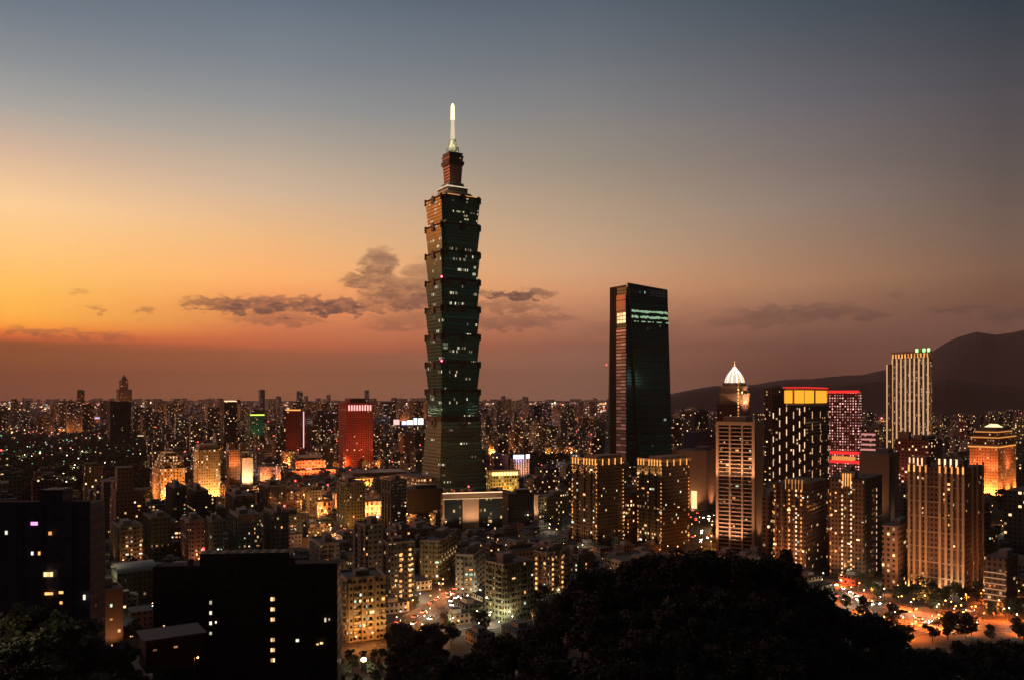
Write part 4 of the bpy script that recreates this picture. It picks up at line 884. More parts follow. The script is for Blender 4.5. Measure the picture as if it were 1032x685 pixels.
for a in (
    ('corner_balcony_block', 'ten storey block with warm lit balconies nearest the bright yellow street lamp', 340, 349, 389, 584, 440, 30, 650, 'beige', 6, 26, True, 'lit balcony block', (('L', .5),)),
    ('twin_slab_block', 'grey twin slab with dark recess rising directly behind the lit balcony block', 357, 368, 386, 530, 540, 40, 585, 'grey', 3, 5, False, None, None),
    ('dark_window_block', 'dark block dotted with warm window columns, right of the lit balcony block', 386, 391, 418, 548, 520, 30, 628, 'dark grey', 3, 26, False, 'dark dotted block', (('R', .45), ('R', .8))),
    ('crease_block', 'pale block with dark centre crease above the busy avenue', 423, 443, 460, 546, 580, 55, 604, 'olive grey', 8, 5, True, 'pale creased block', None),
    ('lit_window_block', 'block sprinkled with warm windows between the avenue and the wide grey block', 459, 477, 488, 560, 540, 52, 620, 'grey', 18, 8, True, None, None),
    ('wide_grey_block', 'wide greenish grey block with stacked balconies and a black vertical seam', 489, 508, 538, 570, 480, 48, 632, 'olive grey', 9, 8, True, 'wide grey block', None),
    ('amber_column_block', 'brown block with two full height columns of amber lamps', 538, 551, 574, 558, 540, 45, 610, 'brown', 4, 5, False, 'amber column block', (('L', .3), ('R', .2), ('R', .62))),
    ('low_brown_block', 'brown lower block between amber columns and hillside trees', 574, 583, 598, 560, 600, 45, 588, 'brown', 4, 6, True, None, None),
    ('speckled_block', 'pale block speckled with warm windows, left of the flat roofed block on the left', 113, 121, 144, 531, 640, 30, 572, 'beige', 4, 22, False, 'left speckled block', None),
    ('flat_grey_block', 'plain grey green block right of the left speckled block', 144, 152, 172, 522, 660, 30, 566, 'olive grey', 1, 2, False, None, None),
    ('rust_foot_block', 'pinkish block glowing rust at its foot, left of its grey twin', 183, 190, 206, 525, 640, 32, 556, 'pinkish', 2, 6, False, 'rust-footed block', None),
    ('grey_twin_block', 'grey block standing right beside the rust-footed block', 208, 213, 225, 524, 645, 32, 556, 'grey', 1, 2, False, None, None),
    ('dotted_grey_block', 'grey brown block with small lit dots over the black building roof', 231, 240, 262, 520, 640, 32, 550, 'grey', 3, 16, False, 'dotted grey block', None),
    ('bare_grey_block', 'bare grey block with shadowed side beside the dotted grey block', 266, 276, 291, 517, 650, 35, 552, 'grey', 1, 2, False, None, None),
    ('dark_pair_block', 'dark tall block with a broken column of tiny lights, left centre', 168, 176, 188, 491, 760, 34, 518, 'dark grey', 2, 9, False, 'dark left centre block', None),
    ('dark_pair_block', 'dark tall block right of its tiny-lit neighbour, left centre', 189, 197, 210, 495, 770, 34, 518, 'dark grey', 2, 4, False, None, None),
    ('dark_ridge_block', 'dark square block with shadowed windows below the rust raised hall', 228, 238, 256, 500, 800, 36, 515, 'dark grey', 2, 3, False, None, None),
    ('dark_ridge_block', 'dark block with red roof lamp above the street of red and white lights', 262, 270, 288, 490, 850, 36, 512, 'dark grey', 3, 4, False, 'red-lamped dark block', None),
    ('dark_tree_block', 'dark narrow tower between two glowing orange shop blocks', 340, 348, 368, 487, 820, 38, 530, 'olive grey', 2, 6, False, None, None),
    ('dark_street_block', 'dark block right of the bright orange gallery block', 385, 394, 410, 484, 800, 38, 500, 'dark grey', 2, 6, False, None, None),
    ('long_pale_block', 'long pale low block above the small street with red lights', 313, 322, 342, 548, 600, 32, 562, 'pale', 2, 3, False, None, None),
):
    nm, lb, u0, uc, u1, vt, d, th, vb, wall, nl, nr, balc, land, lc = a
    b = resid(nm, lb, u0, uc, u1, vt, d, th, vb, wall, nl, nr, balc, land, lc)
    if nm == 'corner_balcony_block':
        for p in (.2, .6, 1.0): b.flood('R', b.B * p, 9, 3, 4500, (1, .62, .22), 22, 110)
        b.flood('L', b.A * .5, 8, 3, 4500, (1, .62, .22), 22, 110)
    if nm in ('rust_foot_block', 'crease_block', 'amber_column_block', 'speckled_block', 'wide_grey_block', 'lit_window_block'):
        for p in (.2, .8): b.flood('R', b.B * p, 10, 3, 2600, (1, .33, .12), 14, 110)
        b.flood('L', b.A * .5, 9, 3, 2600, (1, .4, .14), 14, 110)

# the two dark buildings on the near slope
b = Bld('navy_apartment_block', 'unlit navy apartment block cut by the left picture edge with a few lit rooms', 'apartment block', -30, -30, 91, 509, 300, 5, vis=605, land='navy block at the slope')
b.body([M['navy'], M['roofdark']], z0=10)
mb = MB(); k = lambda u: b.B * (u + 30) / 121
b.fb(mb, 'R', k(38), k(62), b.h + .004, ZZ(494, 300), -1, 9); b.part(mb, 'roof_house', M['navy'])
mb = MB(); b.fb(mb, 'R', 0, b.B, b.h + .004, b.h + 1.2, 0, .3); b.part(mb, 'parapet', M['navy'])
for u0_, u1_ in ((-24, -6), (4, 22), (34, 44), (60, 74)):
    mb = MB(); b.fb(mb, 'R', k(u0_), k(u1_), 10, b.h - 1, 1.2); b.part(mb, 'bay', M['navy'])
pw = glow('pink lamp window', (1, .35, .8), 1.6)
M['w_pink'] = pw
for (u, v, w, h_, m_) in ((8, 537, .9, 1.3, 'w_white'), (36, 528, 2.6, 1.2, 'w_pink'), (52, 538, 1.2, 1.2, 'w_amber'), (34, 558, .8, 1.2, 'w_white'), (41, 558, .8, 1.2, 'w_amber'), (47, 580, 1.1, 1.6, 'w_warm'), (50, 580, 1.1, 1.6, 'w_warm'), (53.3, 580, 1.1, 1.6, 'w_warm'),
                        (49, 598.5, 1.8, .9, 'w_amber'), (53, 598.5, 1.4, .9, 'w_amber'), (63, 597.5, 1.6, .9, 'w_amber'), (63, 608, 1, 1, 'w_amber'), (86.5, 604, .9, 1.8, 'w_white')):
    b.window('R', k(u), ZZ(v + 1, 300), w * .9, h_, m_, 1.3)
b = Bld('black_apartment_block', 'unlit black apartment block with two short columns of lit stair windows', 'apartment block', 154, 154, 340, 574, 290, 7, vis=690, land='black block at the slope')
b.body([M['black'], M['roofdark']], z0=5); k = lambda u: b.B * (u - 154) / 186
mb = MB(); b.fb(mb, 'R', k(200), k(290), b.h + .004, ZZ(559, 290), -1, 8); b.part(mb, 'roof_house', M['black'])
mb = MB(); b.fb(mb, 'R', 0, b.B, b.h + .004, b.h + 1.2, 0, .3); b.part(mb, 'parapet', M['black'])
for u0_, u1_ in ((166, 196), (222, 262), (284, 314)):
    mb = MB(); b.fb(mb, 'R', k(u0_), k(u1_), 5, b.h - 1, 1.0); b.part(mb, 'bay', M['black'])
for i in range(7):
    if i != 3:
        v = 606 + i * 10.4
        for q in (-1.1, 1.1): b.window('R', k(274 + q), ZZ(v + 1.8, 290), .62, 1.25, 'w_warm', .1)
for v in (608, 618.5, 629, 639.5): b.window('R', k(211.5), ZZ(v + 1.8, 290), .8, 1.2, 'w_white', .1)
for (u, v, w, h_, m_) in ((217.5, 627, .6, .9, 'w_white'), (328, 628.5, .8, 1.8, 'w_white'), (332, 627, .5, 1, 'w_white'), (299.5, 648, 1.3, 1.2, 'w_white'), (320, 652, 1.0, .8, 'w_warm'), (324, 651, 1.2, 1, 'w_warm'), (166, 631, .7, 1.4, 'w_warm')):
    b.window('R', k(u), ZZ(v + 1.5, 290), w * .8, h_ * .8, m_, 1.06)
def clutter(b, n, x0, x1, seed, m_):
    rr = random.Random(seed); mesh = None
    for i in range(n):
        p = rr.uniform(x0, x1); zz_ = 14 + 3.4 * rr.randrange(int((b.h - 18) / 3.4)) + 1.0
        if mesh is None: g = MB(); g.box(-.45, .45, -.4, 0, 0, .65); o = b.part(g, 'air_conditioner', m_); mesh = o.data
        else: o = bpy.data.objects.new('air_conditioner', mesh); COL.objects.link(o); o.parent = b.root
        o.location = (-b.B / 2 + p, -b.A / 2 - 1.25, zz_)
    for i in range(3):
        g = MB(); q = -b.B / 2 + x0 + (x1 - x0) * (.15 + .3 * i); g.cyl(q, 0, 1.1, b.h + .01, b.h + 2.4, 12); b.part(g, 'water_tank', M['roof'])
    for k in range(1, int((b.h - 12) / 3.4)):
        g = MB(); b.fb(g, 'R', x0, x1, 12 + k * 3.4, 12 + k * 3.4 + .18, 1.35, -1.22); b.part(g, 'floor_ledge', m_)
clutter(b, 46, 2, b.B - 2, 3, plain('dark ledge', (.03, .03, .032)))
b = Bld('slope_pavilion', 'low dark house with a faint grey flat roof in front of the black block', 'house', 140, 147, 206, 646, 235, 15, vis=None)
b.body([M['black'], M['conc']], z0=b.h - 9); mb = MB(); mb.box(-b.B / 2 - .6, b.B / 2 + .6, -b.A / 2 - .6, b.A / 2 + .6, b.h + .002, b.h + .35); b.part(mb, 'roof', M['roof'])
for (p, zz_) in ((.15, 3), (.5, 3)): b.window('R', b.B * p, b.h - zz_, 1.0, .5, 'w_dim', .1)
b = Bld('rust_walled_house', 'small tan house with a rust wall lit from the lane, right of the navy block', 'house', 95, 100, 124, 596, 420, 20, vis=620, land='rust-walled house')
b.body([plain('rust render', (.26, .14, .09)), M['roof2']]); roofkit(b); b.flood('R', b.B * .6, 9, 6, 2500, (1, .5, .2), 14, 110); b.windows(5, 'R', 3, 3.3, 3, None)
b = Bld('curved_roof_hall', 'low hall with a pale curved roof behind the black block', 'hall', 112, 118, 158, 578, 520, 22, vis=588, land='curved roof hall')
b.body([M['near_olive grey'], M['roof2']])
mb = MB(); n = 10
for i in range(n):
    a0, a1 = pi * i / n, pi * (i + 1) / n; yy = lambda a: -b.A / 2 * 1.05 * cos(a); zz2 = lambda a: b.h + .02 + 4.5 * sin(a)
    mb.face([(-b.B / 2, yy(a0), zz2(a0)), (b.B / 2, yy(a0), zz2(a0)), (b.B / 2, yy(a1), zz2(a1)), (-b.B / 2, yy(a1), zz2(a1))])
b.part(mb, 'curved_roof', plain('pale sheet roof', (.3, .32, .3), .5))

# ------------------------------------------------------------------ the rest of the city, on the street grid
E1, E2 = (sin(R(59)), cos(R(59))), (-cos(R(59)), sin(R(59)))
park_green = plain('park grass', (.018, .026, .012), .95)
PARKS = [(-60, 150, 438, 505), (484, 590, 462, 487), (695, 722, 508, 560), (590, 620, 425, 445), (942, 1000, 405, 426), (990, 1100, 505, 560)]       # wooded areas, seen as (u0,u1,v0,v1) on the ground
for a_, b_, c_, d_ in PARKS:
    mb = MB(); mb.face([(*gpt(a_, d_), .008), (*gpt(b_, d_), .008), (*gpt(b_, c_), .008), (*gpt(a_, c_), .008)]); tag(mb.build('park_ground', park_green), kind='structure')
def on_road(x, y, r):
    for pts, w in ROADS:
        for (a, b_) in zip(pts, pts[1:]):
            dx, dy = b_[0] - a[0], b_[1] - a[1]; L2 = dx * dx + dy * dy
            t_ = max(0, min(1, ((x - a[0]) * dx + (y - a[1]) * dy) / L2))
            if (x - a[0] - t_ * dx) ** 2 + (y - a[1] - t_ * dy) ** 2 < (w / 2 + r) ** 2: return True
    return False
def in_park(x, y):
    u, v = 516 + x / y * F, 400 + H / y * F
    return any(a <= u <= b_ and c_ <= v <= d_ for a, b_, c_, d_ in PARKS)
def cap(u0, u1, d):
    z = 1e9
    for a, b_, v, dd in CAPS:
        if dd > d and a < u1 and b_ > u0: z = min(z, H - (v - 400) / F * d)
    return z
cand = []
for i in range(-40, 60):
    for j in range(-5, 75):
        p = i * 37 + (i // 2) * 15; q = j * 34 + (j // 2) * 15
        x = p * E1[0] + q * E2[0] + random.uniform(-3, 3); y = p * E1[1] + q * E2[1] + random.uniform(-3, 3)
        if y < 470 or y > 2450 or abs(x / y) > .66: continue
        r = 16
        if in_park(x, y) or on_road(x, y, r) or hit(x, y, 17): continue
        A_, B_ = random.uniform(14, 26), random.uniform(14, 26)
        u = 516 + x / y * F
        base = 40 if y < 1000 else 30
        hgt = base * random.choice((.45, .6, .8, 1, 1.2, 1.4)) * random.uniform(.85, 1.15)
        if u < 340 and y < 1000: hgt *= 1.15
        if u > 690 and y < 1000: hgt *= .8
        if y > 1300 and random.random() < .10: hgt = random.uniform(55, 95)
        hw = (A_ + B_) / 2 * .72 / y * F
        hgt = min(hgt, cap(u - hw, u + hw, y) - 4)
        if hgt < 7: continue
        cand.append((y, x, u, hw, A_, B_, hgt))
cand.sort()
UL, UR = -40, 1072
def cols(u0, u1): return range(max(0, int(u0 - UL)), min(UR - UL, int(u1 - UL) + 1))
sky = [interp(HILL, UL + i) for i in range(UR - UL)]
steps = [[(0.0, s_)] for s_ in sky]
obst = sorted([(d, 0, u0, u1, v, None) for (u0, u1, v, d) in OCC] + [(c_[0], 1, c_[2] - c_[3], c_[2] + c_[3], 400 - (c_[6] - H) / c_[0] * F, c_) for c_ in cand], key=lambda q: q[0])
vis = []
for d, k, u0, u1, v, c_ in obst:
    n_ = 0
    for i in cols(u0, u1):
        if v < sky[i] - (1.2 if k else 0):
            n_ += sky[i] - v; sky[i] = v; steps[i].append((d, v))
    if c_ and n_ > 14: vis.append((n_, c_))
def visible(x, y, z):
    u = 516 + x / y * F; i = int(u - UL)
    if i < 0 or i >= UR - UL: return False
    v = 400 - (z - H) / y * F; m_ = 999
    for d, s_ in steps[i]:
        if d < y - 3: m_ = s_
        else: break
    return v < m_ - .3
near = sorted([q for q in vis if q[1][0] < 1150], key=lambda q: -q[0])[:300]
far_ = sorted([q for q in vis if q[1][0] >= 1150], key=lambda q: -q[0])
mids = far_[:295]; rest = far_[295:] 
print('CITY visible near', len([q for q in vis if q[1][0] < 1150]), 'far', len(far_))
wallnames = list(WALLS)
ORD = ['nearest', 'second', 'third', 'fourth', 'fifth', 'sixth', 'seventh', 'eighth', 'ninth', 'tenth', 'eleventh', 'twelfth', 'thirteenth', 'fourteenth', 'fifteenth', 'sixteenth', 'seventeenth', 'eighteenth', 'nineteenth', 'twentieth',
       'twenty-first', 'twenty-second', 'twenty-third', 'twenty-fourth', 'twenty-fifth', 'twenty-sixth', 'twenty-seventh', 'twenty-eighth', 'twenty-ninth', 'thirtieth'] + ['%dth' % i for i in range(31, 90)]
cnt = {}
def place_words(u, v, d):
    best = min(LAND, key=lambda L: (L[1] - u) ** 2 + ((L[2] - v) * .9) ** 2 + ((L[3] - d) * .06) ** 2 + 900 * cnt.get((L[0], 'n'), 0) * .12)
    cnt[(best[0], 'n')] = cnt.get((best[0], 'n'), 0) + 1
    du = u - best[1]
    rel = 'behind' if d > best[3] and abs(du) < 25 else ('before' if d < best[3] and abs(du) < 25 else ('left of' if du < 0 else 'right of'))
    return best[0], rel, abs(du)
class GB(Bld):
    def __init__(s, name, cat, x, y, A_, B_, h_, group):
        s.A, s.B, s.h, s.rz, s.d, s.cx, s.cy = A_, B_, h_, R(31), y, x, y
        s.root = empty(name, None, cat, (x, y, 0), s.rz, group)
lab = {}
def city(q, near_):
    n_, (y, x, u, hw, A_, B_, h_) = q
    wall = random.choice(wallnames if near_ else wallnames + ['grey', 'brown', 'dark grey'])
    b = GB('apartment_block' if near_ else 'town_block', 'apartment block' if near_ else 'town block', x, y, A_, B_, h_, 'apartment blocks packed along the street grid' if near_ else 'blocks in the farther city districts')
    wm = M[('near_' if y < 800 else 'mid_') + wall]
    shape = random.choice('HSLB'); x2, y2 = B_ / 2, A_ / 2
    mb = MB()
    if shape == 'H' and near_:
        mb.box(-x2, x2, -y2, -y2 * .25, 0, h_, 0, 1); mb.box(-x2, x2, y2 * .25, y2, 0, h_ - 3.2, 0, 1); mb.box(-x2 * .7, x2 * .7, -y2 * .25 + .01, y2 * .25 - .01, 0, h_ + 2, 0, 1)
    elif shape == 'L' and h_ > 14:
        mb.box(-x2, x2, -y2, y2, 0, h_ * .72, 0, 1); mb.box(-x2 * .9, x2 * .2, -y2 * .9, y2 * .9, h_ * .72, h_, 0, 1)
    else: mb.box(-x2, x2, -y2, y2, 0, h_, 0, 1)
    mb.build('wall', [wm, M['roof'] if random.random() < .7 else M['roof2']], b.root)
    if near_ and shape in 'SB' and y < 1000:
        mb = MB()
        for face in 'LR':
            L = b.length(face); k = random.choice((2, 3))
            for c_ in range(k):
                for j in range(1, int(h_ / 3.2)): b.fb(mb, face, L * (c_ + .2) / k, L * (c_ + .7) / k, j * 3.2, j * 3.2 + .9, 1.1)
        b.part(mb, 'balcony_stack', M['conc'])
    if shape != 'L' or h_ <= 14:
        mb = MB(); sx, sy = x2 * random.uniform(.3, .6), y2 * random.uniform(.25, .5)
        if shape == 'H' and near_: mb.box(-sx * .8, sx * .8, -y2 * .2, y2 * .2, h_ + 2.004, h_ + 4.5)
        else: mb.box(-sx, sx * .6, -sy, sy, h_ + .004, h_ + random.uniform(2.5, 5))
        b.part(mb, 'roof_house', M['conc'])
    if near_ and random.random() < .5:
        mb = MB(); mb.cyl(-x2 * .5, -y2 * .7, 1.2, h_ + .5, h_ + 2.8, 8); b.part(mb, 'water_tank', M['steel'])
    nw = 0
    if y < 820:
        nw = random.choice((0, 1, 2, 4, 6, 9)); a_ = nw // 2
        if shape == 'B' or shape == 'S': b.windows(a_, 'L', 2.9, 3.2, 4, None, 1.4, 1.3, t=.1); b.windows(nw - a_, 'R', 2.9, 3.2, 4, None, 1.4, 1.3, t=.1)
        else: b.windows(nw, 'R', 2.9, 3.2, 4, h_ * .68, 1.4, 1.3, t=.1)
    if random.random() < .08: mb = MB(); mb.cyl(-x2 * .6, 0, .45, h_ + 1.2, h_ + 6, 6); b.part(mb, 'roof_mast', M['steel']); mb = MB(); mb.cyl(-x2 * .6, 0, .8, h_ + 6, h_ + 7.4, 6); b.part(mb, 'red_lamp', M['red'])
    size = 'low' if h_ < 17 else ('mid-rise' if h_ < 34 else 'tall')
    L, rel, du = place_words(u, 400 - (h_ - H) / y * F, y)
    shp = {'H': 'two-winged', 'S': 'balconied', 'L': 'stepped', 'B': 'boxy'}[shape] if near_ else ('stepped' if shape == 'L' and h_ > 14 else 'boxy')
    lab.setdefault((L, rel, near_), []).append((du + abs(y) * .01, b.root, '%s %s %s' % (size, wall, shp)))
for q in near: city(q, True)
for q in mids: city(q, False)
# low shophouses filling the gaps between the blocks
low = []
for tr in range(60000):
    v = random.uniform(486, 655) if random.random() < .8 else random.uniform(470, 486); u = random.uniform(60, 1035); y = H * F / (v - 400); x = XY(u, y)[0]
    if y < 440 or hit(x, y, 11) or on_road(x, y, 12) or in_park(x, y) or hill_z(x, y) > .5: continue
    if any(abs(x - c_[1][1]) < 24 and abs(y - c_[1][0]) < 24 for c_ in vis) or any(abs(x - q[0]) < 21 and abs(y - q[1]) < 19 for q in low): continue
    h_ = random.choice((6.5, 9, 12, 15)) * random.uniform(.9, 1.1)
    if u > 830 and v > 590 or not visible(x, y, h_): continue
    h_ = min(h_, max(6, cap(u - 9, u + 9, y) - 2))
    low.append((x, y, h_, u))
    if len(low) >= 280: break
print('LOW', len(low))
for x, y, h_, u in low:
    A_, B_ = random.uniform(10, 17), random.uniform(10, 16); wall = random.choice(wallnames)
    b = GB('low_house', 'low house', x, y, A_, B_, h_, 'low houses between the apartment blocks')
    b.body([M['near_' + wall], M['roof'] if random.random() < .5 else M['roof2']])
    if random.random() < .6: mb = MB(); mb.box(-B_ * .3, B_ * .1, -A_ * .3, A_ * .2, h_ + .004, h_ + 2.6); b.part(mb, 'roof_house', M['conc'])
    if y < 900 and random.random() < .7: b.windows(random.randrange(1, 4), random.choice('LR'), 3, 3, 1.5, h_ - 1, 1.5, 1.3, t=.08)
    L, rel, du = place_words(u, 400 - (h_ - H) / y * F, y)
    lab.setdefault((L, rel, 'low'), []).append((du + abs(y) * .01, b.root, '%s %s' % ('single-storey' if h_ < 7.5 else 'low', wall)))
for (L, rel, nr), lst in lab.items():
    lst.sort(key=lambda q: q[0])
    for i, (_, o, w) in enumerate(lst):
        o['label'] = '%s %s, %s %s the %s' % (w, 'house' if nr == 'low' else 'block' if nr else 'far block', ORD[i] if i else 'nearest', rel, L)
# distant fabric: thousands of blocks nobody could tell apart
mb = MB(); ca, sa = cos(R(31)), sin(R(31))
def dbox(x, y, a_, b_, h_, mi):
    p = [(x + ca * s_ * a_ - sa * t_ * b_, y + sa * s_ * a_ + ca * t_ * b_) for s_, t_ in ((-.5, -.5), (.5, -.5), (.5, .5), (-.5, .5))]
    mb.prism(p, 0, p, h_, mi, 5)
for n_, (y, x, u, hw, A_, B_, h_) in rest + [q for q in sorted([q for q in vis if q[1][0] < 1150], key=lambda q: -q[0])[300:]]: dbox(x, y, A_, B_, h_, random.randrange(5))
for i in range(5200):
    v = 402.5 + 46 * random.random() ** 1.7; d = H * F / (v - 400)
    d = min(d, 16000)
    if d < 2350: continue
    u = random.uniform(-30, 1062); x, y = XY(u, d)
    if in_park(x, y) or (u > 690 and d > 5500): continue
    w_ = random.uniform(18, 50) * (1 + d / 9000)
    h_ = random.uniform(10, 34) if random.random() < .90 else random.uniform(45, 115)
    if u > 700: h_ *= .6
    if u < 640 and d < 9500 and d > 3600 and random.random() < .045: h_ = random.uniform(100, 146) + (random.random() < .08) * 45; w_ = random.uniform(22, 36)
    h_ = min(h_, cap(u - 3, u + 3, y) - 2)
    if h_ > 5: dbox(x, y, w_, w_ * random.uniform(.6, 1.3), h_, random.randrange(5))
fm = [facade('far facade %d' % i, c_, lit=l_, s=s_, cw=5.5, ch=4.5, ww=.5, wh=.5, c1=a_, c2=b_) for i, (c_, l_, s_, a_, b_) in enumerate((((.16, .12, .10), .2, 1.6, WARM, AMBER), ((.09, .075, .075), .22, 1.5, (1, .6, .5), (1, .3, .3)), ((.22, .17, .14), .16, 1.6, WARM, (1, .3, .2)),
      ((.06, .055, .06), .12, 1.6, (1, .6, .55), AMBER), ((.13, .085, .065), .2, 1.5, AMBER, (1, .3, .15))))]
tag(mb.build('distant_city_blocks', fm + [M['roof']]), kind='stuff', label='distant low city blocks fading toward the horizon')

# city lights far off: small lit signs, lamps and lit shopfronts
dm = [glow('far light ' + n_, c_, s_ * k_) for k_ in (.22, .55, 1.3) for n_, c_, s_ in (('amber', (1, .48, .2), 3.0), ('warm', (1, .68, .42), 3.5), ('white', (1, .88, .8), 4.0), ('red', (1, .12, .12), 2.5), ('green', (.3, 1, .5), 1.2), ('rose', (1, .33, .3), 3.0), ('violet', (.6, .5, 1), 2.5))]
mb = MB(); nd = 0
for i in range(27000):
    far_row = random.random()
    v = 400.6 + (random.random() ** 1.6) * (14 if far_row < .4 else 75)
    z = random.uniform(3, 24); d = (H - z) * F / (v - 400 + .8)
    if d < 1250 or d > 17000: continue
    u = random.uniform(-5, 1037); x, y = XY(u, d)
    if u > 690 and d > 5500: continue
    if not visible(x, y, z) : continue
    if in_park(x, y) and random.random() < .75: continue
    if random.random() > .35 + 1.5 * max(0, mnoise.noise(Vector((x * .0022 + 7, y * .0012, 0))) + .15): continue
    s_ = d / F * random.choice((.3, .35, .4, .5, .6, .8, 1.1)) * .62
    m_ = random.choices(range(7), (36, 24, 8, 8, 3, 20, 3))[0]
    if u < 230 and 436 < v < 500 and random.random() < .5: m_ = 4
    wd = s_ * (random.uniform(2, 6) if random.random() < .08 else 1)
    mb.box(x - wd, x + wd, y - .5, y + .5, z, z + s_ * 2, m_ + 7 * random.choices((0, 1, 2), (50, 33, 17))[0]); nd += 1
print('DOTS', nd)
tag(mb.build('distant_city_lights', dm), kind='stuff', label='countless small amber and white lights across the distant city')

# ------------------------------------------------------------------ street lamps
def pole_mb(h_): m_ = MB(); m_.cyl(0, 0, .14, 0, h_, 6, .08); m_.box(-.06, 1.6, -.06, .06, h_ - .1, h_ + .05); return m_
lp = pole_mb(8.4); pole_mesh = None; head_mesh = {}
def lamp(x, y, z=0, white=False, power=0, label=None, big=1.0, h_=8.4, group='lit lamps along the streets'):
    global pole_mesh
    r = empty('street_lamp', label, 'street lamp', (x, y, z), random.uniform(0, 6.28), group)
    if pole_mesh is None:
        o = lp.build('pole', M['dark'], r); pole_mesh = o.data
        for k_, m_ in ((False, M['lamp']), (True, M['lampw'])):
            g = MB(); g.cyl(1.5, 0, .22, 8.05, 8.3, 8, .42); g.cyl(1.5, 0, .42, 8.3, 8.55, 8, .2); oo = g.build('lamp_head', m_, r); head_mesh[k_] = oo.data; bpy.data.objects.remove(oo)
    else:
        o = bpy.data.objects.new('pole', pole_mesh); COL.objects.link(o); o.parent = r
    o2 = bpy.data.objects.new('lamp_head', head_mesh[white]); COL.objects.link(o2); o2.parent = r
    if big != 1.0: r.scale = (big, big, big)
    if power and 'boulevard' in (label or ''): light(r, (1.5, 0, 7.9), power, (1, .15, .012), .4, 'lamp_light', 150, (1.5, 0, 0))
    elif power: light(r, (1.5, 0, 7.6), power, (1, .78, .5) if white else (1, .30, .06), .4)
    return r
nl = 0
for pts, w in ROADS[:2]:
    for (a, b_) in zip(pts, pts[1:]):
        L = sqrt((b_[0] - a[0]) ** 2 + (b_[1] - a[1]) ** 2); nx, ny = -(b_[1] - a[1]) / L, (b_[0] - a[0]) / L; s_ = 6
        while s_ < L:
            for sd in (-1, 1):
                x, y = a[0] + (b_[0] - a[0]) * s_ / L + nx * sd * (w / 2 + 1), a[1] + (b_[1] - a[1]) * s_ / L + ny * sd * (w / 2 + 1)
                if y > 60: lamp(x, y, 0, False, 42000, 'orange street lamp lining the boulevard at lower right', .9, group='lamps lining the glowing boulevard'); nl += 1
            s_ += 24
for ri, (pts, w) in enumerate(ROADS[2:]):
    lb = ('lamp beside the traffic-filled avenue before the pale creased block', 'lamp on the avenue left of the striped balcony tower', 'lamp on the street below the orange lit halls', 'lamp on the lane near the lit balcony block')[ri]
    for (a, b_) in zip(pts, pts[1:]):
        L = sqrt((b_[0] - a[0]) ** 2 + (b_[1] - a[1]) ** 2); nx, ny = -(b_[1] - a[1]) / L, (b_[0] - a[0]) / L; s_ = 5
        while s_ < L:
            sd = random.choice((-1, 1)); x, y = a[0] + (b_[0] - a[0]) * s_ / L + nx * sd * (w / 2 + 1), a[1] + (b_[1] - a[1]) * s_ / L + ny * sd * (w / 2 + 1)
            if visible(x, y, 8): lamp(x, y, 0, random.random() < .3, 7000 if s_ % 2 < 1.5 else 0, lb, .8, group='lamps along the inner streets'); nl += 1
            s_ += 30 if ri != 3 else 22
tries = 0; spots = []
while nl < 195 and tries < 20000:
    tries += 1
    v = random.uniform(478, 640); u = random.uniform(90, 1030)
    if random.random() < .3: v = random.uniform(596, 640); u = random.choice((random.uniform(395, 520), random.uniform(830, 1030)))
    y = H * F / (v - 400); x = XY(u, y)[0]
    if hit(x, y, 3) or any((x - a) ** 2 + (y - b_) ** 2 < 100 for a, b_ in spots) or not visible(x, y, 6): continue
    if any(abs(x - c_[1][1]) < 15 and abs(y - c_[1][0]) < 15 for c_ in vis) or any(abs(x - q[0]) < 11 and abs(y - q[1]) < 11 for q in low): continue
    spots.append((x, y)); wh = random.random() < .62
    lamp(x, y, 0, wh, 5000 if random.random() < .3 else 0, ('white' if wh else 'amber') + ' street lamp standing between the apartment blocks', random.uniform(.5, .9)); nl += 1
tries = 0
while nl < 262 and tries < 20000:
    tries += 1; u = random.uniform(60, 1000); v = random.uniform(424, 482); y = H * F / (v - 400); x = XY(u, y)[0]
    if hit(x, y, 3) or in_park(x, y) or any((x - a) ** 2 + (y - b_) ** 2 < 3600 for a, b_ in spots) or not visible(x, y, 12) or any(abs(x - c_[1][1]) < 13 and abs(y - c_[1][0]) < 13 for c_ in vis): continue
    spots.append((x, y)); lamp(x, y, 0, False, random.uniform(.4, 1) * 60000 * (y / 1400) ** 1.5, 'amber lamp glowing in the streets of the farther districts', 1.5, group='lit lamps in the farther districts'); nl += 1
print('LAMPS', nl)
for (u, v, p, wh, lb) in ((363, 664, 9000, True, 'brightest yellow white lamp, at the foot of the lit balcony block'), (340, 668, 1500, True, 'tall thin white lamp at the corner of the black block'), (101, 567, 14000, True, 'bright yellow lamp by the rust-walled house')):
    d = 345.0 if v > 600 else 520; x, y = XY(u, d); zl = ZZ(v, d)
    r = lamp(x, y, zl - 8.4 * .95, wh, p, lb, .95, group='bright single lamps near the lower left')
    if u == 363:
        g = MB(); g.cyl(1.5, 0, .9, 7.6, 8.3, 12, 1.3); g.cyl(1.5, 0, 1.3, 8.3, 9, 12, .7); g.build('lamp_globe', glow('bright globe', (1, .80, .30), 14), r)

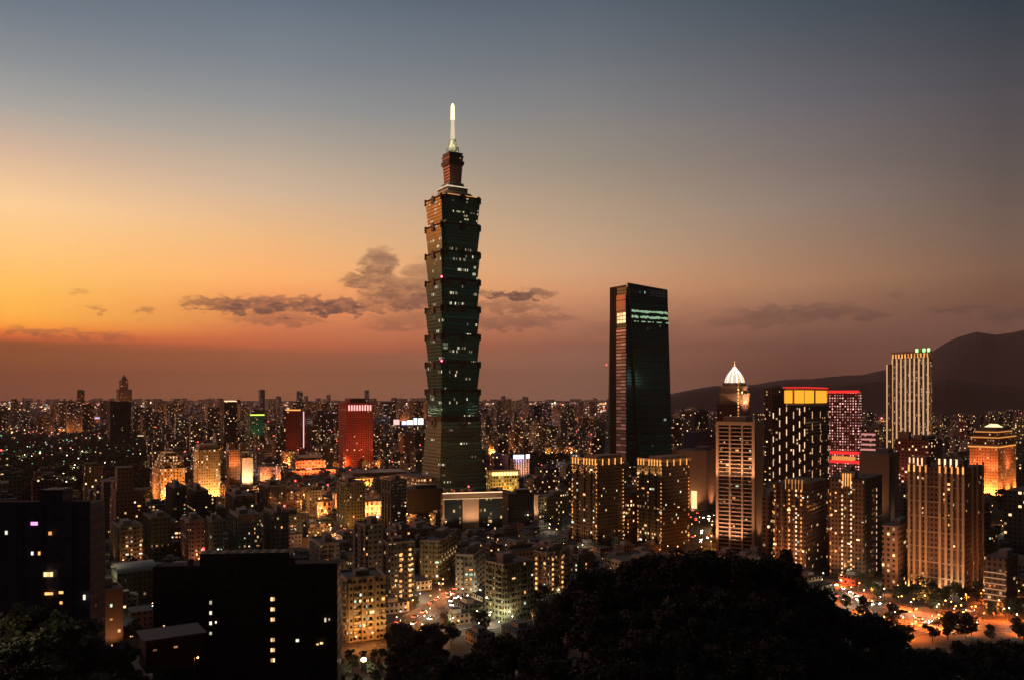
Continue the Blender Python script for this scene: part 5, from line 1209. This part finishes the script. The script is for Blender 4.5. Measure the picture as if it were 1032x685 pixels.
# woods of the farther parks, too dense to count
mb = MB(); rw_ = random.Random(5)
for a_, b_, c_, d_ in PARKS[:5]:
    for i in range(int(abs(b_ - a_) * abs(d_ - c_) / 7)):
        u, v = rw_.uniform(a_, b_), rw_.uniform(c_, d_); y = H * F / (v - 400); x = XY(u, y)[0]; r_ = rw_.uniform(6, 12) * max(1, y / 1700); hh_ = rw_.uniform(7, 13)
        if hit(x, y, 6) or on_road(x, y, 5): continue
        for k in range(34):
            p = Vector((x + rw_.gauss(0, .5) * r_, y + rw_.gauss(0, .5) * r_, rw_.uniform(.25, 1) * hh_)); l_ = rw_.uniform(1.6, 3.4)
            q = Vector((rw_.uniform(-1, 1), rw_.uniform(-1, 1), rw_.uniform(-.3, .3))).normalized() * l_; w_ = Vector((rw_.uniform(-.6, .6), rw_.uniform(-.6, .6), 1)).normalized() * l_ * .6
            mb.face([p - q, p + w_, p + q, p - w_])
tag(mb.build('park_woods', M['leaf']), kind='stuff', label='dark woods of the farther city parks')
# ------------------------------------------------------------------ cars
def car_proto(col):
    r = empty('car', None, 'car', (0, 0, 0)); m_ = MB()
    m_.prism([(-2.2, -.88), (2.2, -.88), (2.2, .88), (-2.2, .88)], .3, [(-2.15, -.84), (2.1, -.84), (2.1, .84), (-2.15, .84)], .85); m_.build('body', col, r)
    m_ = MB(); m_.prism([(-1.7, -.8), (1.1, -.8), (1.1, .8), (-1.7, .8)], .855, [(-1.2, -.65), (.5, -.65), (.5, .65), (-1.2, .65)], 1.45); m_.build('cabin', M['glass_dark'], r)
    for sy in (-.62, .62):
        g = MB(); g.box(2.1, 2.25, sy - .22, sy + .22, .5, .78); g.build('headlight', M['hl'], r)
        g = MB(); g.box(-2.28, -2.16, sy - .22, sy + .22, .55, .8); g.build('taillight', M['tl'], r)
    for sx in (-1.4, 1.4):
        for sy in (-.9, .9):
            g = MB(); n = 10
            ring_ = [(sx + .33 * cos(2 * pi * i / n), .33 + .33 * sin(2 * pi * i / n)) for i in range(n)]
            g.face([(x, sy - .1, z) for x, z in ring_]); g.face([(x, sy + .1, z) for x, z in ring_][::-1])
            for i in range(n): p, q = ring_[i], ring_[(i + 1) % n]; g.face([(p[0], sy - .1, p[1]), (p[0], sy + .1, p[1]), (q[0], sy + .1, q[1]), (q[0], sy - .1, q[1])])
            g.build('wheel', M['dark'], r)
    return r
M['hl'] = glow('car headlight', (1, .85, .65), 60); M['tl'] = glow('car tail light', (1, .05, .02), 30)
protos = [(car_proto(plain('car paint ' + n_, c_, .3)), n_) for n_, c_ in (('white', (.7, .7, .7)), ('silver', (.4, .4, .42)), ('black', (.02, .02, .022)))]
def copy_tree(o, parent=None):
    c_ = o.copy(); COL.objects.link(c_); c_.parent = parent
    for ch in [k for k in o.children]: copy_tree(ch, c_)
    return c_
used = set(); ncar = 0
for ri, (pts, w) in enumerate(ROADS):
    if ri == 5: continue
    where = ('on the glowing boulevard', 'on the curving slip road', 'on the avenue before the pale creased block', 'on the avenue left of the striped tower', 'on the street below the orange halls')[ri]
    for (a, b_) in zip(pts, pts[1:]):
        L = sqrt((b_[0] - a[0]) ** 2 + (b_[1] - a[1]) ** 2); ang = atan2(b_[1] - a[1], b_[0] - a[0]); s_ = random.uniform(3, 10)
        while s_ < L - 4:
            for lane in ((-.36, pi), (-.14, pi), (.14, 0), (.36, 0)):
                if random.random() < (.42 if ri in (0, 2) else .28):
                    o_ = lane[0] * w; x = a[0] + cos(ang) * s_ - sin(ang) * o_; y = a[1] + sin(ang) * s_ + cos(ang) * o_
                    if y < 1200 and abs(x / y) < .63 and visible(x, y, 1) and ncar < 110:
                        k_ = random.randrange(3); pr, nm = protos[k_]
                        c_ = pr if k_ not in used else copy_tree(pr); used.add(k_)
                        c_.location = (x, y, .016); c_.rotation_euler = (0, 0, ang + lane[1]); c_['label'] = nm + ' car with lit lamps driving ' + where; c_['category'] = 'car'; c_['group'] = 'cars ' + where; ncar += 1
            s_ += random.uniform(9, 14)
print('CARS', ncar)

# ------------------------------------------------------------------ trees
def crown_mesh(name, r, h_, n, leaf, m_, seed):
    rnd = random.Random(seed); mb = MB(); cl = [(rnd.gauss(0, .42) * r, rnd.gauss(0, .42) * r, rnd.uniform(.35, 1) * h_, rnd.uniform(.28, .5) * r) for _ in range(13)]
    for i in range(n):
        cx, cy_, cz, cr = rnd.choice(cl); v = Vector((rnd.gauss(0, 1), rnd.gauss(0, 1), rnd.gauss(0, .8))).normalized() * cr * rnd.uniform(.55, 1.05)
        p = Vector((cx, cy_, cz)) + v; a = Vector((rnd.uniform(-1, 1), rnd.uniform(-1, 1), rnd.uniform(-.6, .6))).normalized() * leaf * rnd.uniform(.6, 1.3); b_ = a.cross(Vector((rnd.uniform(-1, 1), rnd.uniform(-1, 1), rnd.uniform(-1, 1)))).normalized() * leaf * .6
        mb.face([p - a, p + b_ * .8, p + a, p - b_ * .8])
    o = mb.build(name, m_); me = o.data; bpy.data.objects.remove(o); return me
def trunk_mesh(h_, r):
    mb = MB(); mb.cyl(0, 0, r, -1.5, h_ * .6, 7, r * .6)
    for k in range(4):
        a = 1.57 * k + .4; p0 = Vector((0, 0, h_ * .42)); p1 = Vector((cos(a) * h_ * .22, sin(a) * h_ * .22, h_ * .75)); n = Vector((-sin(a), cos(a), 0)) * r * .4; m2 = Vector((cos(a), sin(a), 0)) * r * .4
        for s1, s2 in ((n, m2), (m2, -n), (-n, -m2), (-m2, n)): mb.face([p0 + s1, p0 + s2, p1 + s2 * .4, p1 + s1 * .4])
    o = mb.build('trunk', M['bark']); me = o.data; bpy.data.objects.remove(o); return me
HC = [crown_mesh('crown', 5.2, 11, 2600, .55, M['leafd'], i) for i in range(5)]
CC = [crown_mesh('crown', 3.6, 8, 420, .8, M['leaf'], 20 + i) for i in range(4)]
T1, T2 = trunk_mesh(11, .35), trunk_mesh(8, .22)
def tree(nm, lb, grp, x, y, z, s_, crowns, tr):
    r = empty(nm, lb, 'tree', (x, y, z), random.uniform(0, 6.28), grp); r.scale = (s_, s_, s_ * random.uniform(.85, 1.2))
    for n_, me in (('trunk', tr), ('crown', random.choice(crowns))):
        o = bpy.data.objects.new(n_, me); COL.objects.link(o); o.parent = r
    return r
hs = []; tries = 0
while len(hs) < 285 and tries < 30000:
    tries += 1
    d = random.uniform(158, 262); u = random.uniform(-30, 1062)
    if len(hs) > 235: d = random.uniform(262, 425); u = random.uniform(398, 440)
    x = XY(u, d)[0]; z = hill_z(x, d)
    if any((x - a) ** 2 + (d - b_) ** 2 < 30 for a, b_ in hs): continue
    vtop = 400 - (z + 11 - H) / d * F
    if vtop > 700 or hit(x, d, 3): continue
    if 138 < u < 210 and d < 246 and d > 200: continue
    if u < 150 and random.random() < .3: continue
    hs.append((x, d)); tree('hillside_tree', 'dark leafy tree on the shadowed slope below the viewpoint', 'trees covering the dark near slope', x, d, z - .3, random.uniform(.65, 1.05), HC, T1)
print('HILLTREES', len(hs))
for (u, v, d) in ((22, 612, 232), (48, 616, 225), (10, 622, 215), (34, 640, 205), (70, 628, 215)):
    x = XY(u, d)[0]; z = ZZ(v, d) - 11
    tree('olive_tree', 'olive leaved tree catching faint lamp light before the navy block', 'lamp-lit trees before the navy block', x, d, z, 1.0, CC[:], T1).scale = (1.35, 1.35, 1.3)
lamp(XY(-16, 200)[0], 200, ZZ(618, 200) - 8.4, True, 3500, 'unseen lamp added beyond the left edge to light the olive trees', .9, group='bright single lamps near the lower left')  # out-of-view fixture added to brighten the lower-left trees
lamp(XY(196, 222)[0], 222, ZZ(662, 222) - 5, False, 500, 'small orange lamp beside the low dark house roof', .6, group='bright single lamps near the lower left')
nt = 0; tries = 0; tsp = []
for (u, d) in ((350, 352), (374, 350), (384, 362), (356, 372), (398, 366), (412, 372), (430, 380), (446, 384), (345, 330), (360, 325), (380, 338), (368, 362), (392, 350), (343, 372), (378, 378), (352, 392), (366, 398), (386, 396), (400, 400)):
    x = XY(u, d)[0]; tree('street_tree', 'leafy tree lit yellow green by the brightest lower left lamp', 'trees round the brightest lamp', x, d, hill_z(x, d) - .3, random.uniform(.5, .8), CC, T2)
def free(x, y, r=2): return not (on_road(x, y, 2) or hit(x, y, r) or any(abs(x - c_[1][1]) < 17 and abs(y - c_[1][0]) < 17 for c_ in vis) or any(abs(x - q[0]) < 12 and abs(y - q[1]) < 12 for q in low) or any((x - a) ** 2 + (y - b_) ** 2 < 30 for a, b_ in tsp))
while nt < 290 and tries < 40000:
    tries += 1
    k_ = random.random()
    if k_ < .5: pk_ = random.choice(PARKS); u, v = random.uniform(pk_[0], pk_[1]), random.uniform(pk_[2], pk_[3])
    elif k_ < .62: u, v = random.uniform(820, 1032), random.uniform(585, 650)
    else: u, v = random.uniform(100, 620), random.uniform(560, 670)
    y = H * F / (v - 400); x = XY(u, y)[0]
    if y < 425 or not free(x, y) or not visible(x, y, 7): continue
    tsp.append((x, y)); s_ = random.uniform(.8, 1.4) * (1.6 if y > 1000 else 1)
    w_ = ('green tree in the dark park at far left' if u < 160 and v < 520 else 'leafy tree between the pagoda tower and the crowned towers' if 480 < u < 640 and v < 500 else 'leafy street tree near the glowing boulevard' if u > 690 else 'leafy street tree among the front apartment blocks')
    tree('street_tree', w_, 'trees of the parks and streets', x, y, 0, s_, CC, T2); nt += 1
print('TREES', nt)
for (u, v) in ((300, 515), (322, 522), (338, 506), (352, 520), (368, 512), (382, 528), (412, 528), (424, 515), (290, 500), (262, 505), (310, 498), (398, 532), (330, 540), (352, 548), (200, 512), (176, 512), (140, 506), (238, 500)):
    y = H * F / (v - 400); x = XY(u, y)[0]
    if not hit(x, y, 1): lamp(x, y, 0, False, 42000 * (y / 1000) ** 1.5, 'orange lamp in the glowing streets round the shopping halls', 1.3, group='orange lamps by the shopping halls')
mb = MB(); mb.box(-1.2, 1.2, -.6, .6, 124.2, 126.3) if False else None

# park lamps seen through the trees at the far left
for i in range(26):
    u, v = random.uniform(0, 150), random.uniform(452, 500); y = H * F / (v - 400); x = XY(u, y)[0]
    if visible(x, y, 9):
        r = lamp(x, y, 0, True, 26000 if i % 3 == 0 else 0, 'pale lamp among the park trees at far left', 1.5, group='pale lamps in the far left park')
print('OBJECTS', len(bpy.data.objects))
